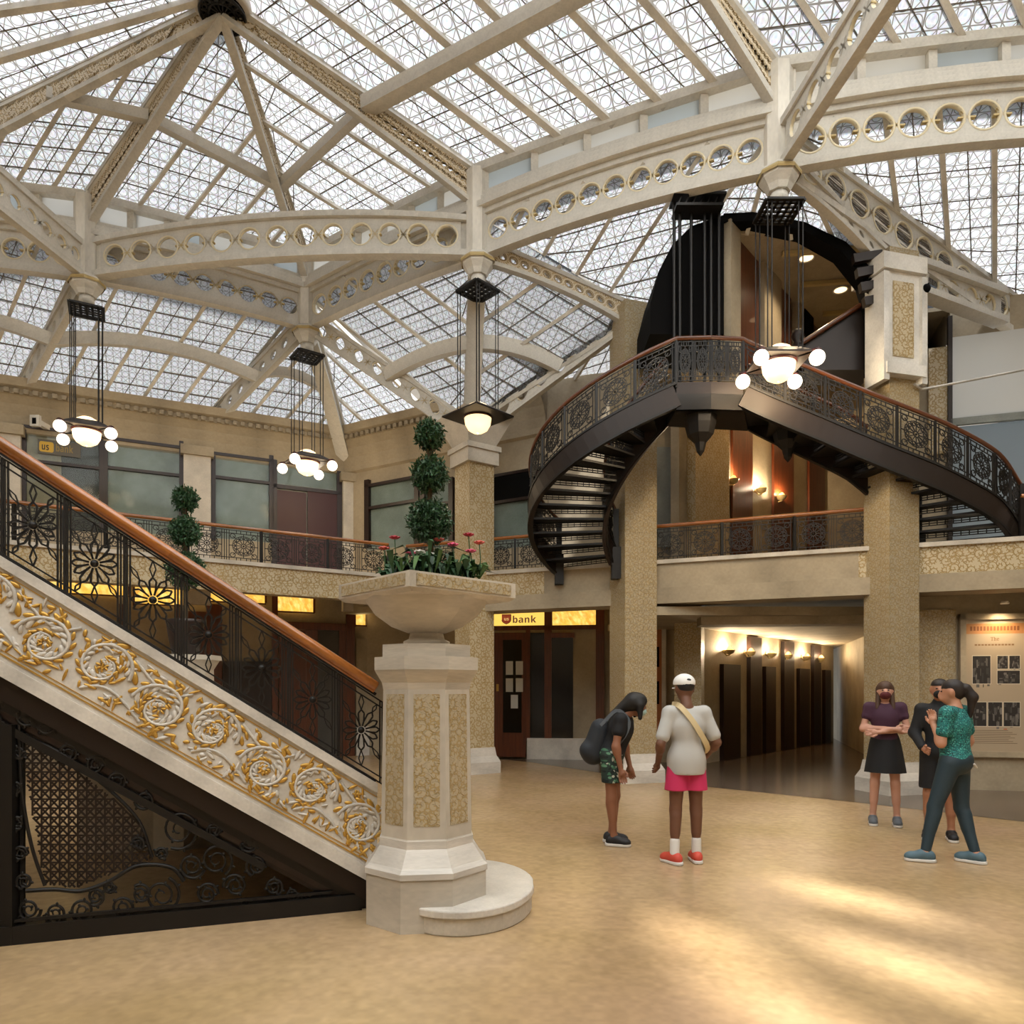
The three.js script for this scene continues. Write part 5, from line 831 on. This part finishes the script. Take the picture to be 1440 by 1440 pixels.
downlight(PD(934, 3.59, 14.6), 'tiny ceiling spot over the narrow lobby display', .05, 6, 'arcade ceiling spots'); downlight(PD(1413, 3.0, 11.2), 'tiny ceiling spot over the history poster', .05, 5, 'arcade ceiling spots');
// ---------- people ----------
const cap_ = (a, b, ra, rb = ra) => ({ a, b, ra, rb }), ell = (c, rx, ry, rz) => ({ c, rx, ry, rz });
function dist(p, x, y, z) {
  if (p.c) { const X = (x - p.c.x), Y = (y - p.c.y), Z = (z - p.c.z), a = X / p.rx, b = Y / p.ry, c = Z / p.rz, k0 = Math.sqrt(a * a + b * b + c * c), e = a / p.rx, f = b / p.ry, g = c / p.rz, k1 = Math.sqrt(e * e + f * f + g * g); return k1 < 1e-9 ? -Math.min(p.rx, p.ry, p.rz) : k0 * (k0 - 1) / k1; }
  const bx = p.b.x - p.a.x, by = p.b.y - p.a.y, bz = p.b.z - p.a.z, ax = x - p.a.x, ay = y - p.a.y, az = z - p.a.z, l = bx * bx + by * by + bz * bz; let t = l ? (ax * bx + ay * by + az * bz) / l : 0; t = t < 0 ? 0 : t > 1 ? 1 : t;
  const dx = ax - bx * t, dy = ay - by * t, dz = az - bz * t; return Math.sqrt(dx * dx + dy * dy + dz * dz) - (p.ra + (p.rb - p.ra) * t);
}
function field(prims, k) { return (x, y, z) => { let d = 1e3; for (const p of prims) { const e = dist(p, x, y, z), h = Math.max(k - Math.abs(d - e), 0) / k; d = Math.min(d, e) - h * h * k * .25; } return d; }; }
function boxOf(prims, m) { const b = new THREE.Box3(); for (const p of prims) { if (p.c) { b.expandByPoint(V(p.c.x - p.rx, p.c.y - p.ry, p.c.z - p.rz)); b.expandByPoint(V(p.c.x + p.rx, p.c.y + p.ry, p.c.z + p.rz)); } else for (const [q, r] of [[p.a, p.ra], [p.b, p.rb]]) { b.expandByPoint(V(q.x - r, q.y - r, q.z - r)); b.expandByPoint(V(q.x + r, q.y + r, q.z + r)); } } return b.expandByScalar(m); }
function nets(f, box, h) {                 // naive surface nets
  const o = box.min, nx = Math.ceil((box.max.x - o.x) / h) + 1, ny = Math.ceil((box.max.y - o.y) / h) + 1, nz = Math.ceil((box.max.z - o.z) / h) + 1, g = new Float32Array(nx * ny * nz), id = (i, j, k) => (k * ny + j) * nx + i;
  for (let k = 0; k < nz; k++) for (let j = 0; j < ny; j++) for (let i = 0; i < nx; i++) g[id(i, j, k)] = f(o.x + i * h, o.y + j * h, o.z + k * h);
  const vi = new Int32Array(nx * ny * nz).fill(-1), mb = new MB(), E = [[0, 1], [2, 3], [4, 5], [6, 7], [0, 2], [1, 3], [4, 6], [5, 7], [0, 4], [1, 5], [2, 6], [3, 7]];
  for (let k = 0; k < nz - 1; k++) for (let j = 0; j < ny - 1; j++) for (let i = 0; i < nx - 1; i++) {
    const c = []; let m = 0; for (let q = 0; q < 8; q++) { const v = g[id(i + (q & 1), j + (q >> 1 & 1), k + (q >> 2))]; c.push(v); if (v < 0) m |= 1 << q; } if (m === 0 || m === 255) continue;
    let x = 0, y = 0, z = 0, n = 0; for (const [a, b] of E) { if ((c[a] < 0) === (c[b] < 0)) continue; const t = c[a] / (c[a] - c[b]); x += lerp(a & 1, b & 1, t); y += lerp(a >> 1 & 1, b >> 1 & 1, t); z += lerp(a >> 2, b >> 2, t); n++; }
    const p = V(o.x + (i + x / n) * h, o.y + (j + y / n) * h, o.z + (k + z / n) * h), e = h * .5, nn = V(f(p.x + e, p.y, p.z) - f(p.x - e, p.y, p.z), f(p.x, p.y + e, p.z) - f(p.x, p.y - e, p.z), f(p.x, p.y, p.z + e) - f(p.x, p.y, p.z - e)).normalize(); vi[id(i, j, k)] = mb.vert(p, nn, p.x + p.z * .7, p.y);
  }
  const Q = (a, b, c, d, fl) => { if (a < 0 || b < 0 || c < 0 || d < 0) return; fl ? mb.i.push(a, c, b, a, d, c) : mb.i.push(a, b, c, a, c, d); };
  for (let k = 1; k < nz - 1; k++) for (let j = 1; j < ny - 1; j++) for (let i = 1; i < nx - 1; i++) {
    const s = g[id(i, j, k)] < 0;
    if (s !== g[id(i + 1, j, k)] < 0) Q(vi[id(i, j - 1, k - 1)], vi[id(i, j, k - 1)], vi[id(i, j, k)], vi[id(i, j - 1, k)], !s);
    if (s !== g[id(i, j + 1, k)] < 0) Q(vi[id(i - 1, j, k - 1)], vi[id(i - 1, j, k)], vi[id(i, j, k)], vi[id(i, j, k - 1)], !s);
    if (s !== g[id(i, j, k + 1)] < 0) Q(vi[id(i - 1, j - 1, k)], vi[id(i, j - 1, k)], vi[id(i, j, k)], vi[id(i - 1, j, k)], !s);
  }
  return mb;
}
const blob = (prims, k, h, mat, name, parent) => nets(field(prims, k), boxOf(prims, h * 3), h).build(name, mat, parent);
function person(label, pos, yaw, J0, o) {
  const g = thing('person', label, 'person', pos); g.rotation.y = yaw;
  const d = { pelvis: [0, .97, 0], waist: [0, 1.1, 0], chest: [0, 1.29, 0], neck: [0, 1.48, -.01], head: [0, 1.63, .02], shL: [.17, 1.42, -.01], shR: [-.17, 1.42, -.01], elL: [.23, 1.13, -.03], elR: [-.23, 1.13, -.03], wrL: [.24, .88, .04], wrR: [-.24, .88, .04], hipL: [.085, .93, 0], hipR: [-.085, .93, 0], knL: [.1, .5, .015], knR: [-.1, .5, .015], anL: [.11, .09, -.03], anR: [-.11, .09, -.03], toL: [.13, .04, .14], toR: [-.13, .04, .14], face: [0, 0, 1], hdL: [.02, -.6, .3], hdR: [-.02, -.6, .3], ...J0 }, J = {};
  for (const k in d) J[k] = V(...d[k]);
  const fw = J.face.normalize(), sd = V(0, 1, 0).cross(fw).normalize(), hu = fw.clone().cross(sd).normalize(), H = (x, y, z) => J.head.clone().addScaledVector(sd, x).addScaledVector(hu, y).addScaledVector(fw, z), hs = o.hs || 1, sk = o.skin, w = o.w || 1;
  const body = [ell(J.pelvis, .155 * w, .12, .115), cap_(J.pelvis, J.waist, .115 * w, .105 * w), cap_(J.waist, J.chest, .108 * w, .125 * w), ell(J.chest, .165 * w, .18, .11), cap_(J.shL, J.shR, .055), cap_(J.neck, J.head, .055, .048),
    ell(H(0, .02, 0), .075, .1, .075), ell(H(0, .025, -.025), .076, .085, .08), ell(H(0, -.045, .03), .055, .065, .06), cap_(H(0, .01, .085), H(0, -.025, .1), .009, .013), cap_(H(-.02, -.055, .086), H(.02, -.055, .086), .008), ell(H(.076, 0, -.005), .018, .03, .02), ell(H(-.076, 0, -.005), .018, .03, .02)];
  for (const s of ['L', 'R']) {
    const hip = J['hip' + s], kn = J['kn' + s], an = J['an' + s], sh = J['sh' + s], el = J['el' + s], wr = J['wr' + s];
    body.push(cap_(hip, kn, .086 * w, .055 * w), cap_(kn, an, .05 * w, .034), cap_(mixV(kn, an, .15).add(V(0, 0, -.015)), mixV(kn, an, .5), .048 * w, .04 * w), cap_(an, mixV(an, J['to' + s], .45), .034, .026), cap_(sh, el, .05 * w, .038 * w), cap_(el, wr, .038 * w, .026), ell(mixV(el, wr, .2), .04 * w, .05, .04 * w));
  }
  const main = nets(field(body, .035), boxOf(body, .03), .012);
  for (const s of ['L', 'R']) {            // hands: palm, four fingers, thumb
    const wr = J['wr' + s], dir = J['hd' + s].clone().normalize(), sg = s === 'L' ? 1 : -1; let ac = dir.clone().cross(V(sg, .1, .2)).normalize(); const nm = ac.clone().cross(dir).normalize(), at = (a, b, c) => wr.clone().addScaledVector(dir, a).addScaledVector(ac, b).addScaledVector(nm, c);
    const hand = [cap_(at(-.015, 0, 0), at(.02, 0, 0), .024, .027), ell(at(.05, 0, 0), .033, .038, .033), cap_(at(.05, -.02, 0), at(.085, -.024, 0), .017), cap_(at(.05, .02, 0), at(.085, .024, 0), .017)], cu = o.curl || .5;
    [[-.03, .07], [-.011, .08], [.009, .075], [.028, .058]].forEach(([b, L]) => { const r = at(.085, b, 0), m = at(.085 + L * .5, b * 1.1, cu * L * .18), e = at(.085 + L * (1 - cu * .35), b * 1.1, cu * L * .75); hand.push(cap_(r, m, .0105, .0095), cap_(m, e, .0095, .008)); });
    hand.push(cap_(at(.025, -.03, .005), at(.06, -.052, .015), .013, .011), cap_(at(.06, -.052, .015), at(.088, -.05, .03), .011, .009)); main.geo(nets(field(hand, .008), boxOf(hand, .015), .005).make());
  }
  main.build('body', sk, g);
  for (const s of [-1, 1]) { blob([ell(H(s * .03, .018, .077), .013, .008, .008)], .01, .004, M.eyeDark, 'eye', g); }
  const grow = (p, e) => p.c ? ell(p.c, p.rx + e, p.ry + e, p.rz + e) : cap_(p.a, p.b, p.ra + e, p.rb + e);
  if (o.shirt) { const q = [ell(J.chest, .175 * w, .185, .125), cap_(J.waist, J.chest, .122 * w, .14 * w), cap_(J.shL, J.shR, .062), cap_(J.waist, mixV(J.pelvis, J.waist, o.hem ?? .3), .122 * w, (o.flare || .135) * w), cap_(mixV(J.pelvis, J.waist, o.hem ?? .3).add(V(.05 * w, 0, 0)), mixV(J.pelvis, J.waist, o.hem ?? .3).add(V(-.05 * w, 0, 0)), .115 * w)]; const sl = o.sleeve ?? .55; for (const s of ['L', 'R']) { const a = J['sh' + s], b = J['el' + s], c = J['wr' + s]; q.push(cap_(a, mixV(a, b, Math.min(1, sl)), .062 * w, (sl > 1 ? .055 : .065) * w)); if (sl > 1) q.push(cap_(b, mixV(b, c, sl - 1), .055, .045)); } if (o.long) q.push(ell(J.pelvis, .186 * w, .2, .158)); if (o.collar) q.push(cap_(J.neck.clone().add(V(0, -.02, 0)), J.neck.clone().add(V(0, .01, 0)), .072)); const hemY = mixV(J.pelvis, J.waist, o.hem ?? .3).y - .03, ff = field(q, .04); nets((x, y, z) => Math.max(ff(x, y, z), hemY - y), boxOf(q, .04), .012).build('shirt', o.shirt, g); }
  if (o.legs) { const lw = o.lw || 1, q = [ell(J.pelvis, .17 * w * lw, .135, .135 * lw), cap_(J.pelvis, mixV(J.pelvis, J.waist, .7), .13 * w, .122 * w)], L = o.legLen ?? 1; for (const s of ['L', 'R']) { const h = J['hip' + s], k = J['kn' + s], a = J['an' + s]; q.push(cap_(h, mixV(h, k, Math.min(1, L)), .104 * w * lw, (L < 1 ? (o.hemR || .1) : .066) * w)); if (L > 1) q.push(cap_(k, mixV(k, a, L - 1), .064 * w, .045), cap_(mixV(k, a, .15).add(V(0, 0, -.015)), mixV(k, a, .45), .056, .05)); } const ff = field(q, .025), cutY = L < 1 ? mixV(J.hipL, J.knL, L).y : -1; nets((x, y, z) => Math.max(ff(x, y, z), cutY - y), boxOf(q, .04), .012).build(o.legName || 'trousers', o.legs, g); }
  if (o.skirt) { const a = J.waist.clone().add(V(0, -.02, 0)), b = V((J.hipL.x + J.hipR.x) / 2, o.skirtY || .66, J.pelvis.z), sk2 = new MB(), n = 36, rows = 10; let prev = null; for (let r = 0; r <= rows; r++) { const t = r / rows, c = mixV(a, b, t), row = []; for (let k = 0; k <= n; k++) { const q = k / n * 6.2832, rr = lerp(.135, .205, Math.pow(t, .7)) * (1 + .05 * t * Math.sin(q * 9)), nn = V(Math.cos(q), .15, Math.sin(q)).normalize(); row.push(sk2.vert(V(c.x + Math.cos(q) * rr * 1.08, c.y, c.z + Math.sin(q) * rr * .86), nn, q * .2, t)); } if (prev) for (let k = 0; k < n; k++) sk2.i.push(prev[k], prev[k + 1], row[k + 1], prev[k], row[k + 1], row[k]); prev = row; } sk2.build('skirt', o.skirt, g); }
  for (const s of ['L', 'R']) {
    const an = J['an' + s], to = J['to' + s], t = to.clone().sub(an).setY(0).normalize(), at = (a, y) => V(an.x + t.x * a, y, an.z + t.z * a), toe = .17, sh = [cap_(at(-.035, .07), at(.02, .075), .045, .044), cap_(at(.02, .07), at(.1, .05), .046, .042), ell(at(toe - .035, .045), .044, .035, .044), cap_(at(-.045, .045), at(.12, .042), .038)];
    const lift = an.y - .09, mv = (p) => V(p.x, p.y + lift, p.z), q = sh.map((p) => p.c ? ell(mv(p.c), p.rx, p.ry, p.rz) : cap_(mv(p.a), mv(p.b), p.ra, p.rb)), shoe = blob(q, .03, .008, o.shoe, 'shoe', g), so = [cap_(mv(at(-.045, .018)), mv(at(.13, .018)), .05, .05)];
    const f0 = field(so, .01); nets((x, y, z) => Math.max(f0(x, y, z), y - .034 - lift, .002 + lift - y), boxOf(so, .02), .008).build('sole', o.sole || M.shoeWhite, shoe);
    if (o.lace) blob([cap_(mv(at(.03, .1)), mv(at(.09, .082)), .018, .014)], .02, .006, o.lace, 'laces', shoe);
    if (o.sock) blob([cap_(an.clone().add(V(0, .01, 0)), mixV(an, J['kn' + s], o.sockH || .22), .045, .046)], .02, .008, o.sock, 'sock', g);
  }
  o.extra?.(g, J, H);
  return g;
}
const skin = (n, c) => std(n, c, .55);
skin('skinTan', '#8a5a40'); skin('skinBrown', '#6b4632'); skin('skinFair', '#b98468'); skin('skinLight', '#c2907a'); skin('skinMid', '#a87458');
std('eyeDark', '#1a1412', .3); std('shoeWhite', '#d8d4cf', .6); std('shoeBlack', '#16161a', .6); std('hairBlack', '#15110f', .6); std('hairBrown', '#4a3122', .6); std('hairDark', '#221815', .6);
std('tBlack', '#131316', .8); std('tGrey', '#b4b2ae', .85); std('shortPink', '#c52a5c', .7); std('capWhite', '#e6e3de', .7); std('maskBlack', '#121214', .8); std('maskBlue', '#a9c7c4', .8); std('maskRed', '#5a1f22', .8); std('shirtPurple', '#3f1f33', .8); std('strapTan', '#c9b48a', .7); std('shoeGrey', '#5b6066', .6); std('shoeRed', '#c84a3a', .6); std('shoeBlue', '#4d6672', .6); std('lycra', '#1f333d', .6); std('bag', '#20242a', .7);
const tSpeck = canvasTex(256, 256, (x, w, h) => { x.fillStyle = '#1c6a68'; x.fillRect(0, 0, w, h); const r = rng(21); for (let k = 0; k < 900; k++) { x.fillStyle = ['#0f3f42', '#2b8a82', '#123035', '#5fb0a2'][k % 4]; x.fillRect(r() * w, r() * h, 3 + r() * 6, 3 + r() * 6); } });
std('shirtTeal', '#ffffff', .75, { map: scaled(tSpeck, 3) });
const tCamo = canvasTex(128, 128, (x, w, h) => { x.fillStyle = '#22332c'; x.fillRect(0, 0, w, h); const r = rng(8); for (let k = 0; k < 60; k++) { x.fillStyle = ['#5f8a6c', '#b9b9aa', '#121a18', '#3f6a50'][k % 4]; x.beginPath(); x.ellipse(r() * w, r() * h, 4 + r() * 10, 3 + r() * 5, r() * 3, 0, 7); x.fill(); } });
std('shortsPrint', '#ffffff', .8, { map: scaled(tCamo, 4) });
const hairShell = (H, y0) => [ell(H(0, .045, -.02), .088, .085, .098), ell(H(0, .0, -.045), .082, .08, .075)];
const mask = (g, H, mat) => blob([ell(H(0, -.045, .055), .062, .048, .055), ell(H(0, -.03, .085), .03, .03, .03)], .03, .006, mat, 'face_mask', g);
// man in white cap, seen from behind
person('man in white cap, grey shirt and pink shorts standing with his back turned', V(1.65, 0, -6.73), Math.PI + .12, { head: [0, 1.64, .05], face: [.05, -.3, 1], elL: [.27, 1.13, -.06], wrL: [.24, .92, .12], hdL: [-.1, -.3, .6], elR: [-.28, 1.14, -.05], wrR: [-.24, .96, .18], hdR: [.3, -.2, .6], anL: [.13, .09, -.04], anR: [-.1, .09, .0], toL: [.2, .04, .12], toR: [-.12, .04, .16] }, {
  skin: M.skinBrown, shirt: M.tGrey, sleeve: .75, hem: -.75, flare: .15, long: true, lw: .92, w: 1.0, legs: M.shortPink, legName: 'shorts', legLen: .56, hemR: .112, shoe: M.shoeRed, lace: M.shoeWhite, sock: M.shoeWhite, sockH: .3, extra: (g, J, H) => {
    blob([ell(H(0, .03, -.03), .086, .08, .09)], .03, .008, M.hairBlack, 'hair', g); const f = field([ell(H(0, .06, -.012), .103, .09, .116)], .01), p0 = H(0, .045, 0); nets((x, y, z) => Math.max(f(x, y, z), (p0.y - y)), new THREE.Box3().setFromCenterAndSize(H(0, .06, 0), V(.3, .3, .3)), .008).build('cap', M.capWhite, g); blob([ell(H(0, .05, .13), .07, .008, .06)], .01, .006, M.capWhite, 'cap_brim', g); blob([ell(H(.0, .055, -.115), .028, .018, .012)], .01, .005, M.hairBlack, 'cap_gap', g);
    const st = new MB(), path = spline([V(-.13, 1.5, .02), V(-.1, 1.49, -.07), V(-.02, 1.38, -.145), V(.07, 1.24, -.165), V(.16, 1.1, -.12), V(.19, 1.03, .02)].map((v) => V(-v.x, v.y, v.z)).map((v) => V(-v.x * -1, v.y, v.z))); st.sweep(path, .05, .012, 20, V(0, 0, 1)); st.build('shoulder_strap', M.strapTan, g);
    blob([cap_(V(-.2, .93, .3), V(-.17, .97, .24), .03)], .02, .008, M.tBlack, 'hand_held_phone', g); } });
// woman bending with a backpack
person('black haired woman in printed shorts and face mask bowing her head with a backpack', V(1.06, 0, -7.55), 1.25, { waist: [0, 1.06, .03], chest: [0, 1.23, .09], neck: [0, 1.39, .17], head: [.02, 1.47, .27], face: [.55, -.55, 1], shL: [.16, 1.33, .12], shR: [-.16, 1.33, .12], elL: [.2, 1.05, .1], elR: [-.21, 1.05, .08], wrL: [.18, .82, .16], wrR: [-.2, .82, .13], hdL: [0, -1, .2], hdR: [0, -1, .2], anL: [.08, .09, -.02], anR: [-.1, .09, .04], toL: [.1, .04, .16], toR: [-.1, .04, .22] }, {
  skin: M.skinTan, shirt: M.tBlack, sleeve: .45, hem: 0, w: 1.0, legs: M.shortsPrint, legName: 'shorts', legLen: .62, hemR: .1, shoe: M.shoeBlack, extra: (g, J, H) => {
    blob([...hairShell(H), cap_(H(0, .02, -.07), V(-.02, 1.36, .02), .085, .05), cap_(H(-.08, .0, .0), H(-.09, -.12, .05), .035, .022), cap_(H(.08, .0, .0), H(.09, -.1, .05), .03, .02)], .05, .01, M.hairBlack, 'hair', g); mask(g, H, M.maskBlue);
    const bp = blob([cap_(V(0, 1.22, -.12), V(0, .96, -.2), .11, .13), cap_(V(-.06, 1.0, -.26), V(.06, 1.0, -.26), .07)], .06, .014, M.bag, 'backpack', g); for (const s of [-1, 1]) new MB().sweep(spline([V(s * .1, 1.26, -.1), V(s * .1, 1.42, .08), V(s * .11, 1.3, .2), V(s * .12, 1.08, .1), V(s * .1, 1.0, -.08)]), .035, .012, 18, V(s, 0, 0)).build('backpack_strap', M.shoeGrey, bp); } });
// woman with crossed arms
person('woman in dark purple top and black skirt standing with crossed arms before the pier', V(4.5, 0, -8.58), -.42, { head: [0, 1.61, .02], elL: [.24, 1.16, .02], elR: [-.24, 1.16, .02], wrL: [-.08, 1.13, .2], wrR: [.09, 1.17, .19], hdL: [-1, -.05, .1], hdR: [1, -.05, .1], anL: [.13, .09, -.02], anR: [-.13, .09, -.02], knL: [.11, .5, .01], knR: [-.11, .5, .01] }, {
  skin: M.skinLight, shirt: M.shirtPurple, sleeve: .4, hem: .5, w: .92, skirt: M.tBlack, skirtY: .64, shoe: M.shoeGrey, extra: (g, J, H) => {
    blob([ell(H(0, .05, -.015), .088, .082, .096), ell(H(0, .0, -.045), .088, .1, .075), cap_(H(.062, .03, -.02), H(.085, -.2, .03), .036, .026), cap_(H(-.062, .03, -.02), H(-.085, -.2, .03), .036, .026), cap_(H(0, .0, -.06), H(0, -.2, -.07), .075, .06)], .03, .009, M.hairBrown, 'hair', g); mask(g, H, M.maskRed); } });
// man in black partly hidden
person('man in black hoodie and black mask standing behind the teal shirt woman', V(4.66, 0, -7.75), -.5, { head: [0, 1.63, .02], elL: [.24, 1.16, .0], elR: [-.24, 1.16, .0], wrL: [.16, 1.0, .16], wrR: [-.16, 1.0, .16], hdL: [-.5, -.2, .8], hdR: [.5, -.2, .8] }, {
  skin: M.skinMid, shirt: M.tBlack, sleeve: 1.9, hem: 0, w: 1.02, collar: true, legs: M.tBlack, legName: 'shorts', legLen: .85, hemR: .1, shoe: M.shoeBlack, lace: M.shoeRed, extra: (g, J, H) => { blob([ell(H(0, .055, -.02), .085, .072, .095)], .03, .009, M.hairDark, 'hair', g); mask(g, H, M.maskBlack); } });
// woman in teal
person('woman in speckled teal shirt and dark leggings with a ponytail, one foot forward', V(4.23, 0, -6.8), 3.75, { head: [.0, 1.61, .03], face: [.4, -.1, 1], pelvis: [0, .96, -.02], elL: [.22, 1.13, .02], wrL: [.13, 1.3, .13], hdL: [-.3, .8, .2], elR: [-.24, 1.14, -.03], wrR: [-.2, .93, .1], hdR: [.2, -.6, .4], knL: [.17, .52, .1], anL: [.27, .09, .14], toL: [.36, .04, .28], knR: [-.1, .5, -.02], anR: [-.06, .09, -.16], toR: [-.04, .04, .02] }, {
  skin: M.skinFair, shirt: M.shirtTeal, sleeve: .62, hem: .12, w: .98, legs: M.lycra, legName: 'leggings', legLen: 1.93, shoe: M.shoeBlue, lace: M.shoeWhite, extra: (g, J, H) => {
    blob([...hairShell(H), ell(H(0, .03, -.12), .035, .035, .035), cap_(H(0, .03, -.13), H(-.01, -.06, -.17), .04, .045), cap_(H(-.01, -.06, -.17), H(-.02, -.24, -.13), .045, .02)], .025, .009, M.hairDark, 'hair', g);
    blob([cap_(V(-.1, .9, -.15), V(-.03, .935, -.16), .011)], .01, .006, M.shoeWhite, 'pocket_stripe', g); } });
scene.traverse((o) => { if (o.isMesh) { o.castShadow = true; o.receiveShadow = true; } });
renderer.render(scene, camera);
